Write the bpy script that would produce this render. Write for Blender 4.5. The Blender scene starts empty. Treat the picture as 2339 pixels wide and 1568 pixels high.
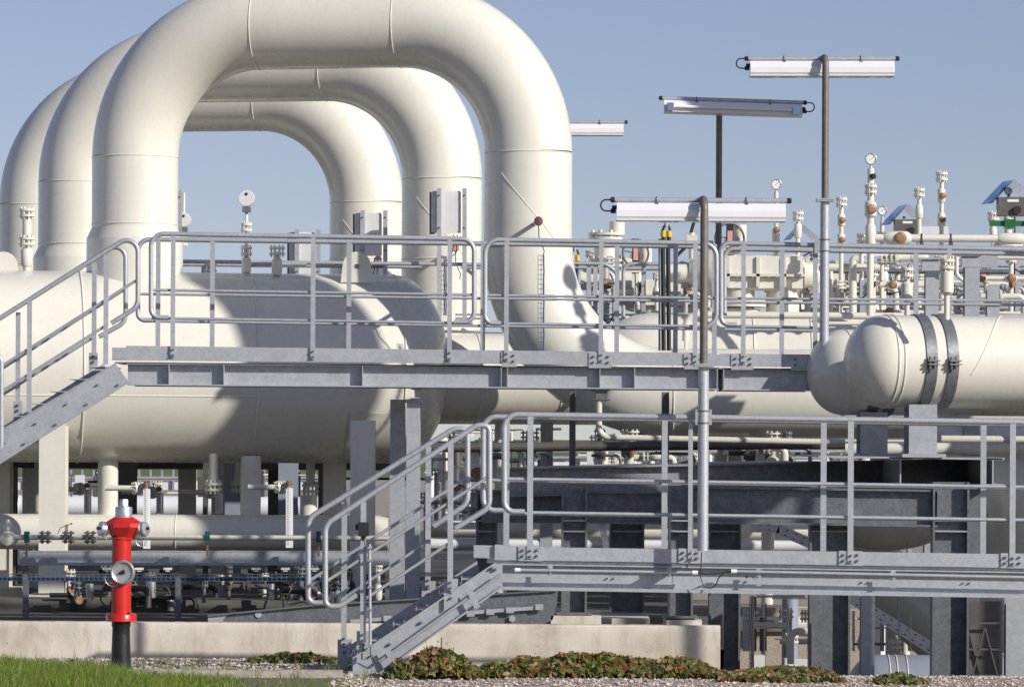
import bpy, math, random
from math import sin, cos, pi, radians, atan2, sqrt
from mathutils import Vector as V, Matrix
random.seed(7)
sc = bpy.context.scene
C = sc.collection
# ------------------------------------------------------------------ camera
F, UC, VH, HC, ROLL = 9000.0, 1169.5, 998.0, 1.79, 0.005
cr, sr = cos(ROLL), sin(ROLL)
def at(u, v, D):
    "world point seen at photo position (u,v), D metres in front of the camera"
    a = (u-UC)/F; b = (VH-v)/F
    return V((D*(a*cr-b*sr), D, HC+D*(a*sr+b*cr)))
cam = bpy.data.cameras.new('camera'); co = bpy.data.objects.new('camera', cam); C.objects.link(co)
R_, U_, B_ = V((cr,0,sr)), V((-sr,0,cr)), V((0,-1,0))
co.matrix_world = Matrix(((R_.x,U_.x,B_.x,0),(R_.y,U_.y,B_.y,0),(R_.z,U_.z,B_.z,HC),(0,0,0,1)))
cam.sensor_width = 36; cam.lens = 36*F/2339; cam.shift_y = (VH-784)/2339; cam.clip_end = 6000; cam.clip_start = .5
sc.camera = co
# ------------------------------------------------------------------ light
S = V((1.33,-1.0,0.80)).normalized()
el = math.asin(S.z); az = atan2(S.x, S.y)
w = bpy.data.worlds.new("World"); sc.world = w; w.use_nodes = True
nt = w.node_tree; bg = nt.nodes['Background']
sky = nt.nodes.new('ShaderNodeTexSky'); sky.sky_type = 'NISHITA'; sky.sun_disc = False
sky.sun_elevation = el; sky.sun_rotation = az; sky.altitude = 0; sky.air_density = 1.0; sky.dust_density = 0.4; sky.ozone_density = 2.0
tcw = nt.nodes.new('ShaderNodeTexCoord'); addv = nt.nodes.new('ShaderNodeVectorMath'); addv.operation='ADD'; addv.inputs[1].default_value=(0,0,.056)
nrmv = nt.nodes.new('ShaderNodeVectorMath'); nrmv.operation='NORMALIZE'; nt.links.new(tcw.outputs['Generated'],addv.inputs[0]); nt.links.new(addv.outputs[0],nrmv.inputs[0]); nt.links.new(nrmv.outputs[0],sky.inputs['Vector'])
tint = nt.nodes.new('ShaderNodeMix'); tint.data_type = 'RGBA'; tint.blend_type = 'MULTIPLY'; tint.inputs[0].default_value = 1
tint.inputs[7].default_value = (1.24,1.035,1.10,1)
nt.links.new(sky.outputs[0], tint.inputs[6]); nt.links.new(tint.outputs[2], bg.inputs[0]); bg.inputs[1].default_value = 0.091
sl = bpy.data.lights.new('sun','SUN'); so = bpy.data.objects.new('sun', sl); C.objects.link(so)
sl.energy = 5.0; sl.angle = radians(.53); sl.color = (1,.95,.87)
so.rotation_euler = (-S).to_track_quat('-Z','Y').to_euler(); so.location = (20,-10,20)
sc.view_settings.view_transform = 'Standard'; sc.view_settings.look = 'None'; sc.view_settings.exposure = 0; sc.view_settings.gamma = 1
sc.cycles.max_bounces = 8
# ------------------------------------------------------------------ materials
def base_mat(name):
    m = bpy.data.materials.new(name); m.use_nodes = True
    return m, m.node_tree, m.node_tree.nodes['Principled BSDF']
def coords(n, scale):
    t = n.nodes.new('ShaderNodeTexCoord'); mp = n.nodes.new('ShaderNodeMapping'); mp.inputs['Scale'].default_value = scale
    n.links.new(t.outputs['Object'], mp.inputs[0]); return mp.outputs[0]
def ramp(n, fac, stops):
    r = n.nodes.new('ShaderNodeValToRGB'); e = r.color_ramp.elements
    while len(e) < len(stops): e.new(.5)
    for k,(p,c) in enumerate(stops): e[k].position = p; e[k].color = (*c,1)
    n.links.new(fac, r.inputs[0]); return r.outputs[0]
def noise(n, vec, sc_, det=4, rough=.55):
    t = n.nodes.new('ShaderNodeTexNoise'); t.inputs['Scale'].default_value = sc_; t.inputs['Detail'].default_value = det
    t.inputs['Roughness'].default_value = rough; n.links.new(vec, t.inputs['Vector']); return t.outputs['Fac']
def bump(n, p, h, s, d=.01):
    b = n.nodes.new('ShaderNodeBump'); b.inputs['Strength'].default_value = s; b.inputs['Distance'].default_value = d
    n.links.new(h, b.inputs['Height']); n.links.new(b.outputs[0], p.inputs['Normal'])
def mixc(n, f, a, b, mode='MIX'):
    x = n.nodes.new('ShaderNodeMix'); x.data_type='RGBA'; x.blend_type = mode
    if isinstance(f,(int,float)): x.inputs[0].default_value = f
    else: n.links.new(f, x.inputs[0])
    for s,val in ((6,a),(7,b)):
        if isinstance(val, tuple): x.inputs[s].default_value = (*val,1)
        else: n.links.new(val, x.inputs[s])
    return x.outputs[2]
def simple(name, col, rough=.5, metal=0, var=.12, scale=8, coat=0, bmp=.1):
    m,n,p = base_mat(name); v = coords(n,(1,1,1)); f = noise(n,v,scale)
    a = tuple(c*(1-var) for c in col); b = tuple(min(1,c*(1+var)) for c in col)
    n.links.new(ramp(n,f,[(.3,a),(.7,b)]), p.inputs['Base Color'])
    p.inputs['Roughness'].default_value = rough; p.inputs['Metallic'].default_value = metal; p.inputs['Coat Weight'].default_value = coat
    if bmp: bump(n,p,f,bmp,.004)
    return m
def cream_mat(name, col=(.71,.685,.60), dirt=.17):
    m,n,p = base_mat(name)
    v = coords(n,(1,1,1)); f1 = noise(n,v,1.3,5); f2 = noise(n,v,14,4)
    vs = coords(n,(9,9,.55)); f3 = noise(n,vs,3,5,.6)
    c = ramp(n,f1,[(.3,tuple(x*.93 for x in col)),(.7,tuple(x*1.04 for x in col))])
    d = ramp(n,f3,[(.5,(0,0,0)),(.85,(dirt,dirt,dirt))])
    c2 = mixc(n, d, c, (.40,.36,.29))
    sp = ramp(n, noise(n,v,60,2), [(.72,(0,0,0)),(.78,(.25,.25,.25))])
    c3 = mixc(n, sp, c2, (.45,.4,.33))
    n.links.new(c3, p.inputs['Base Color'])
    n.links.new(ramp(n,f2,[(.3,(.22,)*3),(.7,(.32,)*3)]), p.inputs['Roughness'])
    p.inputs['Coat Weight'].default_value = .25; p.inputs['Coat Roughness'].default_value = .18
    bump(n,p,f2,.06,.01)
    return m
def galv_mat(name, lo=(.27,.285,.31), hi=(.50,.52,.55), metal=.35):
    m,n,p = base_mat(name)
    v = coords(n,(1,1,1))
    vo = n.nodes.new('ShaderNodeTexVoronoi'); vo.inputs['Scale'].default_value = 60; n.links.new(v, vo.inputs['Vector'])
    sep = n.nodes.new('ShaderNodeSeparateColor'); n.links.new(vo.outputs['Color'], sep.inputs[0])
    f = noise(n,v,14,6,.6); f2 = noise(n,v,2.2,6,.7)
    mx = n.nodes.new('ShaderNodeMath'); mx.operation='MULTIPLY_ADD'; mx.inputs[1].default_value = .30
    n.links.new(sep.outputs[0], mx.inputs[0]); n.links.new(f, mx.inputs[2])
    c = ramp(n,mx.outputs[0],[(.30,lo),(.65,tuple((a+b)/2 for a,b in zip(lo,hi))),(1.0,hi)])
    c2 = mixc(n, ramp(n,f2,[(.4,(.0,)*3),(.8,(.35,)*3)]), c, tuple(x*.95 for x in lo))
    n.links.new(c2, p.inputs['Base Color'])
    n.links.new(ramp(n,mx.outputs[0],[(.3,(.52,)*3),(.9,(.36,)*3)]), p.inputs['Roughness'])
    p.inputs['Metallic'].default_value = metal
    bump(n,p,mx.outputs[0],.12,.004)
    return m
M = {}
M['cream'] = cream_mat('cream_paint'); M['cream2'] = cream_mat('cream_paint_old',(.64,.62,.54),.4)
M['weld'] = simple('cream_weld',(.71,.685,.60),.4,0,.06,30,.2,.2)
M['galv'] = galv_mat('galvanised_steel',(.33,.345,.37),(.50,.52,.55),.25); M['galvd'] = galv_mat('dark_shaded_steel',(.10,.108,.12),(.23,.24,.26),.3)  # galvd: galvanised steel darkened for shade on the frame; also dark fittings
M['tube'] = galv_mat('galvanised_tube',(.36,.375,.40),(.54,.56,.59),.35)
M['brown'] = simple('brown_grey_pole_paint',(.15,.135,.12),.5,.2,.15,20)
M['white'] = simple('white_lamp_paint',(.74,.74,.76),.3,0,.03,5,.3,0)
M['black'] = simple('black_rubber',(.018,.018,.022),.5,0,.3,10)
M['blue'] = simple('blue_cable_jacket',(.015,.07,.24),.4)
M['red'] = simple('red_enamel',(.52,.014,.007),.3,0,.10,9,.5,.05)
M['alu'] = simple('cast_aluminium',(.56,.56,.57),.36,.75,.12,25,0,.3)
M['iron'] = simple('black_cast_iron',(.012,.016,.017),.38,.1,.4,12,.2,.4)
M['pink'] = simple('faded_pink_plastic',(.58,.29,.27),.6,0,.15,20)
M['cap'] = simple('brown_valve_cap',(.23,.125,.07),.5,.1,.35,40)
M['rust'] = simple('rusty_brass',(.22,.14,.085),.5,.4,.4,50)
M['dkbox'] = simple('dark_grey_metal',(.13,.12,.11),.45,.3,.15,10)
M['green'] = simple('green_enamel',(.012,.13,.035),.35,0,.15,12,.4)
M['teal'] = simple('teal_clamp',(.02,.11,.12),.5)
M['yellow'] = simple('yellow_plastic',(.65,.42,.02),.5)
M['sheet'] = simple('polished_sheet_steel',(.62,.64,.68),.22,.95,.04,4,0,.15)
M['skysheet'] = simple('sky_reflection_sheet',(.13,.27,.62),.3,.25,.06,4,0,.1)  # blue sky reflection put into the hood sheet's own colour
M['greyplate'] = simple('grey_enclosure_paint',(.66,.66,.67),.45,.1,.06,6)
M['label'] = simple('white_label_plate',(.78,.78,.78),.5,0,.03)
M['dial'] = simple('gauge_dial',(.80,.80,.78),.4,0,.02)
M['silver'] = simple('silver_white_cladding',(.80,.81,.84),.35,.2,.05,3)
M['greypaint'] = simple('blue_grey_paint',(.30,.34,.42),.4,.2,.08,3,.2)
def glass():
    m,n,p = base_mat('clear_lamp_cover'); p.inputs['Base Color'].default_value=(.80,.82,.82,1); p.inputs['Roughness'].default_value=.12
    p.inputs['Transmission Weight'].default_value=.55; p.inputs['IOR'].default_value=1.2; return m
M['glass'] = glass()
def concrete():
    m,n,p = base_mat('concrete'); v = coords(n,(1,1,1)); f=noise(n,v,2.2,8,.62); g=noise(n,v,45,3); st=noise(n,coords(n,(4,4,.9)),1.3,8,.7)
    c=ramp(n,f,[(.28,(.40,.36,.29)),(.45,(.56,.515,.43)),(.7,(.68,.63,.54))])
    c=mixc(n,ramp(n,st,[(.50,(0,)*3),(.72,(.7,)*3)]),c,(.34,.29,.22))
    vo=n.nodes.new('ShaderNodeTexVoronoi'); vo.inputs['Scale'].default_value=16; n.links.new(v,vo.inputs['Vector'])
    pit=ramp(n,vo.outputs['Distance'],[(.05,(1,)*3),(.11,(0,)*3)])
    vo2=noise(n,v,7,2); pm=n.nodes.new('ShaderNodeMath'); pm.operation='MULTIPLY'; n.links.new(pit,pm.inputs[0]); n.links.new(ramp(n,vo2,[(.52,(0,)*3),(.6,(1,)*3)]),pm.inputs[1])
    c=mixc(n,pm.outputs[0],c,(.16,.13,.10))
    n.links.new(c,p.inputs['Base Color']); p.inputs['Roughness'].default_value=.85
    a=n.nodes.new('ShaderNodeMath'); a.operation='SUBTRACT'; n.links.new(g,a.inputs[0]); n.links.new(pm.outputs[0],a.inputs[1])
    bump(n,p,a.outputs[0],.35,.006); return m
M['conc'] = concrete()
def groundm(name, a, b, c_, s=3):
    m,n,p = base_mat(name); v=coords(n,(1,1,1)); f=noise(n,v,s,8,.7); g=noise(n,v,40,4,.7)
    n.links.new(mixc(n,.5,ramp(n,f,[(.3,a),(.7,b)]),ramp(n,g,[(.35,a),(.6,c_)])),p.inputs['Base Color']); p.inputs['Roughness'].default_value=.95
    bump(n,p,g,.6,.02); return m
M['ground'] = groundm('gravel_ground',(.25,.215,.175),(.36,.315,.26),(.40,.345,.29))
M['soil'] = groundm('soil',(.10,.10,.045),(.16,.14,.08),(.22,.18,.12),8)
STONE = [simple('stone_%d'%i,c,.85,0,.25,40) for i,c in enumerate([(.47,.40,.34),(.60,.54,.47),(.33,.265,.22),(.50,.41,.35)])]
def leafm(name,col,tr=.25):
    m,n,p = base_mat(name); v=coords(n,(1,1,1)); f=noise(n,v,25,3)
    n.links.new(ramp(n,f,[(.3,tuple(x*.6 for x in col)),(.7,tuple(x*1.3 for x in col))]),p.inputs['Base Color']); p.inputs['Roughness'].default_value=.5
    p.inputs['Transmission Weight'].default_value=0
    tb=n.nodes.new('ShaderNodeBsdfTranslucent'); tb.inputs[0].default_value=(*[min(1,x*1.8) for x in col],1); ms=n.nodes.new('ShaderNodeMixShader'); ms.inputs[0].default_value=tr
    n.links.new(p.outputs[0],ms.inputs[1]); n.links.new(tb.outputs[0],ms.inputs[2]); n.links.new(ms.outputs[0],n.nodes['Material Output'].inputs[0]); return m
LEAF = [leafm('ivy_dark_green',(.035,.055,.012)),leafm('ivy_green',(.09,.12,.02)),leafm('ivy_yellow_green',(.17,.16,.035)),leafm('ivy_dry_brown',(.20,.085,.03)),leafm('ivy_dry_tan',(.30,.17,.07))]
GRASS = [leafm('grass_green',(.12,.19,.02),.4),leafm('grass_bright',(.21,.28,.035),.4),leafm('grass_dry',(.30,.27,.10),.3)]
# ------------------------------------------------------------------ mesh builder
Z = V((0,0,1)); X = V((1,0,0)); Y = V((0,1,0))
class MB:
    def __init__(s): s.v=[]; s.f=[]; s.mi=[]
    def add(s, vs, fs, mi=0):
        o=len(s.v); s.v+= [V(x) for x in vs]; s.f += [tuple(o+i for i in f) for f in fs]; s.mi += [mi]*len(fs); return s
    def obox(s,c,ax,ay,az):
        c=V(c); vs=[c+i*ax+j*ay+k*az for i in(-1,1) for j in(-1,1) for k in(-1,1)]
        return s.add(vs,[(0,1,3,2),(4,6,7,5),(0,4,5,1),(2,3,7,6),(0,2,6,4),(1,5,7,3)])
    def box(s,a,b):
        a=V(a);b=V(b);c=(a+b)/2;h=(b-a)/2
        return s.obox(c,X*abs(h.x),Y*abs(h.y),Z*abs(h.z))
    def pbox(s,u0,u1,v0,v1,D,d):
        "box whose front face covers u0..u1, v0..v1 at depth D, d metres deep"
        a=at(u0,v1,D); b=at(u1,v1,D); e=at(u0,v0,D)
        ax=(b-a)/2; az=(e-a)/2; return s.obox(a+ax+az+Y*(d/2),ax,Y*(d/2),az)
    def pquad(s,pts,d):
        "prism: list of world points (front face) pushed d metres back"
        n=len(pts); vs=[V(p) for p in pts]+[V(p)+Y*d for p in pts]
        return s.add(vs,[tuple(range(n)),tuple(range(2*n-1,n-1,-1))]+[(i,i+n,(i+1)%n+n,(i+1)%n) for i in range(n)])
    def bar(s,p,q,w,h,up=Z):
        p=V(p);q=V(q);d=(q-p); dn=d.normalized(); sd=dn.cross(up).normalized(); u2=sd.cross(dn)
        return s.obox((p+q)/2,d/2,sd*w/2,u2*h/2)
    def tube(s,pts,r,n=10,caps=True):
        pts=[V(p) for p in pts]; m=len(pts); rs=r if isinstance(r,list) else [r]*m
        t=[(pts[min(i+1,m-1)]-pts[max(i-1,0)]).normalized() for i in range(m)]
        a=Z if abs(t[0].z)<.9 else Y; nrm=(a-t[0]*a.dot(t[0])).normalized(); vs=[]
        for i in range(m):
            nrm=(nrm-t[i]*nrm.dot(t[i])).normalized(); b=t[i].cross(nrm)
            k=1.
            if 0<i<m-1:
                c_=(pts[i]-pts[i-1]).normalized().dot(t[i]); k=1/max(c_,.5)
            for j in range(n):
                an=2*pi*j/n; vs.append(pts[i]+(nrm*cos(an)+b*sin(an))*rs[i])
        fs=[(i*n+j,i*n+(j+1)%n,(i+1)*n+(j+1)%n,(i+1)*n+j) for i in range(m-1) for j in range(n)]
        if caps: fs+=[tuple(range(n-1,-1,-1)),tuple(range((m-1)*n,m*n))]
        return s.add(vs,fs)
    def lathe(s,o,ax,prof,n=16):
        o=V(o);ax=V(ax).normalized(); a=Z if abs(ax.z)<.9 else Y; e=(a-ax*a.dot(ax)).normalized(); b=ax.cross(e); vs=[];m=len(prof)
        for r,h in prof:
            for j in range(n): an=2*pi*j/n; vs.append(o+ax*h+(e*cos(an)+b*sin(an))*max(r,1e-5))
        fs=[(i*n+j,i*n+(j+1)%n,(i+1)*n+(j+1)%n,(i+1)*n+j) for i in range(m-1) for j in range(n)]
        fs+=[tuple(range(n-1,-1,-1)),tuple(range((m-1)*n,m*n))]
        return s.add(vs,fs)
    def cyl(s,p,q,r,n=12,r2=None):
        p=V(p);q=V(q); return s.lathe(p,q-p,[(r,0),(r if r2 is None else r2,(q-p).length)],n)
    def ring(s,o,ax,R,r,n=28,k=6,a0=0,a1=2*pi):
        o=V(o);ax=V(ax).normalized(); a=Z if abs(ax.z)<.9 else Y; e=(a-ax*a.dot(ax)).normalized(); b=ax.cross(e)
        return s.tube([o+(e*cos(a0+(a1-a0)*i/n)+b*sin(a0+(a1-a0)*i/n))*R for i in range(n+1)],r,k,False)
    def ibeam(s,p,q,h,b,tw=.008,tf=.012,up=Z):
        p=V(p);q=V(q);d=(q-p).normalized(); sd=d.cross(up).normalized(); u=sd.cross(d)
        s.bar(p+u*(h/2-tf/2),q+u*(h/2-tf/2),b,tf,up); s.bar(p-u*(h/2-tf/2),q-u*(h/2-tf/2),b,tf,up)
        return s.bar(p,q,tw,h-2*tf-.001,up)
    def hcol(s,p,q,w,d,tf=.014,tw=.01,face='Y'):
        "vertical H column; flanges face the camera (Y) or sideways (X)"
        p=V(p);q=V(q)
        if face=='Y':
            for sg in(-1,1): s.bar(p+Y*sg*(d/2),q+Y*sg*(d/2),w,tf,Y)
            return s.bar(p,q,tw,d-tf-.001,Y)
        for sg in(-1,1): s.bar(p+X*sg*(w/2),q+X*sg*(w/2),tf,d,Y)
        return s.bar(p,q,w-tf-.001,tw,Y)
def fil(pts, r, n=6):
    "round the corners of a polyline"
    pts=[V(p) for p in pts]; out=[pts[0]]
    for i in range(1,len(pts)-1):
        a,b,c=pts[i-1],pts[i],pts[i+1]; d1=(a-b);d2=(c-b); ang=d1.angle(d2); t=min(r/math.tan(ang/2),d1.length*.49,d2.length*.49)
        p=b+d1.normalized()*t; q=b+d2.normalized()*t; rr=t*math.tan(ang/2); ctr=b+(d1.normalized()+d2.normalized()).normalized()*(rr/sin(ang/2))
        u=p-ctr; w_=q-ctr; th=u.angle(w_)
        for k in range(n+1):
            f=k/n; out.append(ctr+(u*sin((1-f)*th)+w_*sin(f*th))/max(sin(th),1e-6))
    out.append(pts[-1]); return out
def make(name, mb, mats, off, ang=46):
    me=bpy.data.meshes.new(name); me.from_pydata([tuple(x-off) for x in mb.v],[],mb.f); 
    if not isinstance(mats,(list,tuple)): mats=[mats]
    for m in mats: me.materials.append(m)
    if len(mats)>1: me.polygons.foreach_set('material_index',mb.mi)
    me.polygons.foreach_set('use_smooth',[True]*len(me.polygons)); me.update()
    try: me.set_sharp_from_angle(angle=radians(ang))
    except Exception: pass
    o=bpy.data.objects.new(name,me); C.objects.link(o); return o
OFF={}
def thing(name,label,cat,loc,group=None):
    o=bpy.data.objects.new(name,None); o.empty_display_size=.2; C.objects.link(o); o.location=V(loc); OFF[o]=V(loc)
    o['label']=label; o['category']=cat
    if group: o['group']=group
    return o
def part(par,name,mb,mats,label=None,ang=46):
    off=OFF[par]; o=make(name,mb,mats,off,ang); o.parent=par; OFF[o]=off
    if label: o['label']=label
    return o
def solo(name,mb,mats,label,cat,group=None):
    xs=[p.x for p in mb.v]; ys=[p.y for p in mb.v]; zs=[p.z for p in mb.v]
    off=V(((min(xs)+max(xs))/2,(min(ys)+max(ys))/2,min(zs))); o=make(name,mb,mats,off); o.location=off; OFF[o]=off
    o['label']=label; o['category']=cat
    if group: o['group']=group
    return o
def struct(name,mb,mats,kind='structure'):
    o=make(name,mb,mats,V((0,0,0))); o['kind']=kind; return o
def s(D): return D/F
# ------------------------------------------------------------------ setting
def gz(x,y):
    "ground height: nearly level, dipping toward the wall on the right"
    if x>1.85 and 31.1<y<46: return -1.2
    k=min(1,max(0,(x+1.6)/1.2)); d=min(1,max(0,(y-29.6)/3.4)); return (-.08-.11*k*k*(3-2*k))*d
g=MB(); xs=[-900,-60]+[-8+.4*i for i in range(25)]+[1.84,1.86,2.4,3.2,4,6,8,10,60,900]; ys=[-40,20]+[27+.25*i for i in range(17)]+[31.09,31.11,31.4,31.7,32,32.5,33,40,45.9,46.1,120,3000]
g.add([(x,y,gz(x,y)) for y in ys for x in xs],[(j*len(xs)+i,j*len(xs)+i+1,(j+1)*len(xs)+i+1,(j+1)*len(xs)+i) for j in range(len(ys)-1) for i in range(len(xs)-1)]); struct('ground',g,M['ground'])
b_=MB(); b_.add([(-900,170,.02),(900,170,.02),(900,2900,.02),(-900,2900,.02)],[(0,1,2,3)]); struct('field',b_,simple('field_grass',(.10,.13,.035),.9,0,.3,.02))
t_=MB(); t_.add([(-30,33.3,.004),(1.8,33.3,.004),(1.8,75,.004),(-30,75,.004),(1.87,31.12,-1.19),(30,31.12,-1.19),(30,45.9,-1.19),(1.87,45.9,-1.19),(1.8,33.3,-1.2),(1.8,46,-1.2)],[(0,1,2,3),(4,5,6,7),(1,8,9,2)]); struct('plant_slab',t_,groundm('shade_dark_slab',(.06,.057,.05),(.11,.105,.095),(.10,.095,.085),1))  # slab colour darkened to stand in for shade behind the wall
# low concrete wall
def wall():
    A=at(-500,1415,33.0); B=at(1649,1428,33.0); T=.18
    n=140; top=[]; m=MB(); h=.317
    vs=[];fs=[]
    prof=[(0,-.25),(0,.0),(0,.11),(0,.22),(0,h-.02),(.006,h-.006),(.02,h),(T-.02,h),(T-.005,h-.008),(T,h-.03),(T,-.25)]
    for i in range(n+1):
        p=A.lerp(B,i/n); h=p.z; prof=[(0,-.25),(0,.0),(0,.11),(0,h*.7),(0,h-.02),(.006,h-.006),(.02,h),(T-.02,h),(T-.005,h-.008),(T,h-.03),(T,-.25)]
        for (dy,z) in prof:
            j=random.uniform(-.0015,.0015); vs.append((p.x-(.012 if i==n else 0),p.y+dy+j,z+(j if z>.1 else 0)))
    k=len(prof)
    for i in range(n):
        for j in range(k-1): fs.append((i*k+j,i*k+k+j,i*k+k+j+1,i*k+j+1))
    fs.append(tuple(range(k-1,-1,-1))); fs.append(tuple(range(n*k,n*k+k)))
    m.add(vs,fs); return solo('concrete_wall',m,M['conc'],'long low pale concrete retaining wall with weathered stains behind the red hydrant','wall')
wall()
# gravel
def pebbles(n, fn, smin, smax):
    m=MB(); oc=[(1,0,0),(0,1,0),(-1,0,0),(0,-1,0),(0,0,1),(0,0,-1)]; of=[(0,1,4),(1,2,4),(2,3,4),(3,0,4),(1,0,5),(2,1,5),(3,2,5),(0,3,5)]
    for _ in range(n):
        x,y=fn(); zb=gz(x,y); r=random.uniform(smin,smax)*random.choice((.7,1,1,1.5)); a=random.uniform(0,6.28); ca,sa=cos(a),sin(a); vs=[]
        for (p,q,t) in oc:
            jx=random.uniform(.75,1.2); px,py=p*r*jx*1.15,q*r*jx*.9; vs.append((x+px*ca-py*sa,y+px*sa+py*ca,zb+r*.3+t*r*.62*random.uniform(.7,1.1)))
        m.add(vs,of,random.randrange(4))
    return m
def gfn():
    while 1:
        x=random.uniform(-5.2,6.5); y=random.uniform(26.6,33.0)
        if x<-1.3 and y<29.15: continue
        if x>1.8 and y>31.05: continue
        return x,y
gv=make('gravel',pebbles(24000,gfn,.007,.016),STONE,V((0,0,0)),20); gv['kind']='stuff'
# kerb stones
M['kerb']=simple('grey_brown_kerb_concrete',(.33,.295,.245),.9,0,.25,14,0,.5)
for k in range(-6,6):
    u0=69+k*143.; 
    if u0+143>800: continue
    pa=at(u0+1.5,1550,29.2); pb=at(u0+141.5,1550,29.2); m=MB()
    pr=[(-.05,-.03),(-.05,.028),(-.042,.045),(-.02,.058),(0,.062),(.02,.058),(.042,.045),(.05,.028),(.05,-.03)]
    dz=random.uniform(-.004,.004); dy=random.uniform(-.004,.004)
    vs=[(pa.x,pa.y+y+dy,z+dz) for y,z in pr]+[(pb.x,pb.y+y+dy,z+dz) for y,z in pr]; n9=len(pr)
    m.add(vs,[tuple(range(n9)),tuple(range(2*n9-1,n9-1,-1))]+[(i,i+n9,(i+1)%n9+n9,(i+1)%n9) for i in range(n9)])
    o=solo('kerb_stone',m,M['kerb'],['rounded concrete kerb stone edging the grass, run in a line left of the stairs'][0],'kerb','rounded kerb stones between grass and gravel')
# grass
def grass():
    m=MB(); so_=MB()
    so_.add([(-7,24,.006),(-1.05,24,.006),(-1.25,29.12,.006),(-7,29.12,.006)],[(0,1,2,3)]); struct('lawn_soil',so_,M['soil'])
    cnt=0
    while cnt<40000:
        x=random.uniform(-5.2,-1.1); y=29.12+min(1.3,max(0,(-2.55-x)*.85))-abs(random.gauss(0,1.3))
        if y<25: continue
        u=UC+(x/y)*F
        dens=1 if u<260 else max(.035,1-(u-260)/330)
        edge=.5+.5*sin(x*5.1)*sin(x*2.3+1)
        if random.random()>dens*(.35+.65*edge if y>28.6 else 1): continue
        cnt+=1
        h=random.uniform(.03,.09)*(.45+.6*dens)*(1.3 if u<300 else 1)*(1.25 if random.random()<.08 else 1); a=random.uniform(0,6.28); w_=random.uniform(.0016,.0032); lx,ly=random.gauss(0,.35)*h,random.gauss(0,.35)*h
        if random.random()<.01: h*=1.9
        dx,dy=cos(a)*w_,sin(a)*w_
        m.add([(x-dx,y-dy,0),(x+dx,y+dy,0),(x+dx*.8+lx*.4,y+dy*.8+ly*.4,h*.6),(x-dx*.8+lx*.4,y-dy*.8+ly*.4,h*.6),(x+lx,y+ly,h)],[(0,1,2,3),(3,2,4)],random.choice((0,0,1,1,1,2)) if random.random()<.5 else random.choice((0,1)))
    # tufts in the gravel
    for _ in range(46):
        cx=random.uniform(-4.2,-.9); cy=random.uniform(29.0,30.7); 
        for k in range(random.randint(4,14)):
            h=random.uniform(.03,.13); lx=random.gauss(0,.4)*h; ly=random.gauss(0,.3)*h; w_=.002; x=cx+random.gauss(0,.02); y=cy+random.gauss(0,.02)
            m.add([(x-w_,y,0),(x+w_,y,0),(x+w_*.7+lx*.4,y+ly*.4,h*.6),(x-w_*.7+lx*.4,y+ly*.4,h*.6),(x+lx,y+ly,h)],[(0,1,2,3),(3,2,4)],random.choice((0,1,2)))
    o=make('grass',m,GRASS,V((0,0,0)),180); o['kind']='stuff'
grass()
M['ivystem']=simple('ivy_stem',(.10,.07,.04),.7)
# ivy
def ivy(u0,u1,vtop,D,dep,n,label,green=.6,sprout=None):
    a=at(u0,1530,D); b=at(u1,1530,D); H=max(.06,HC-(vtop-VH)/F*D-gz(a.x,D))*1.15; t=thing('ivy_plant',label,'ivy',((a.x+b.x)/2,D,0),'ivy growing along the wall')
    m=MB(); L=b.x-a.x
    hump=[(random.uniform(.1,.9),random.uniform(.1,.3),random.uniform(.45,1)) for _ in range(max(2,int(L/.35)))]+[(.5,.35,.8)]
    for _ in range(n):
        f=random.random(); x=a.x+L*f; q=random.uniform(-1,1); y=D+q*dep
        hh=max(hp*math.exp(-((f-c)/w_)**2) for c,w_,hp in hump)*min(1,f*7+.15,(1-f)*7+.15)*sqrt(max(0,1-q*q))*H
        z=hh*random.uniform(.45,1.05)+.012+gz(x,y)
        sz=random.uniform(.018,.038); nrm=V((random.gauss(0,.6),random.gauss(-.5,.5),random.uniform(.2,1))).normalized()
        e=nrm.cross(V((random.random()-.5,random.random()-.5,random.random()-.5))).normalized(); k=nrm.cross(e)
        P=[(0,-1),(.55,-.75),(.95,-.1),(.5,.15),(.35,.7),(0,1.1),(-.35,.7),(-.5,.15),(-.95,-.1),(-.55,-.75)]
        c=V((x,y,z)); r=random.random()
        mi=(random.choice((0,1,1,2)) if r<green else random.choice((3,4,3,2)))
        m.add([c+nrm*sz*.18]+[c+(e*p+k*q_)*sz for p,q_ in P],[(0,i+1,(i+1)%10+1) for i in range(10)],mi)
    if sprout:
        for (uu,vv) in sprout:
            p0=at(uu-10,1500,D); p0.z=.05; p1=at(uu,vv,D); 
            for k in range(26):
                f=k/25; c=p0.lerp(p1,f)+V((random.gauss(0,.03),random.gauss(0,.02),random.gauss(0,.012))); sz=random.uniform(.010,.02)*(1.15-f*.5); nrm=V((random.gauss(.3,.5),-1,random.random())).normalized(); e=nrm.cross(Z).normalized(); kk=nrm.cross(e)
                m.add([c+(e*p+kk*q_)*sz for p,q_ in [(0,-1),(.8,-.3),(.4,.6),(0,1.1),(-.4,.6),(-.8,-.3)]],[(0,1,2,3,4,5)],random.choice((1,1,2,2)))
    part(t,'foliage',m,LEAF)
    pts=[]
    for i in range(int(6+L*9)):
        x=a.x+L*i/(5+L*9); pts.append(V((x,D+random.gauss(0,.2)*dep,gz(x,D)+random.uniform(.004,.03))))
    st=MB(); st.tube(pts,.003,5,False); part(t,'runner',st,M['ivystem'])
    for (uu,vv) in (sprout or ()):
        st=MB(); p0=at(uu-10,1500,D); p0.z=gz(p0.x,D); p1=at(uu,vv,D); st.tube([p0,p0.lerp(p1,.5)+X*.02,p1],.003,4,False); part(t,'shoot',st,M['ivystem'])
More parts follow.
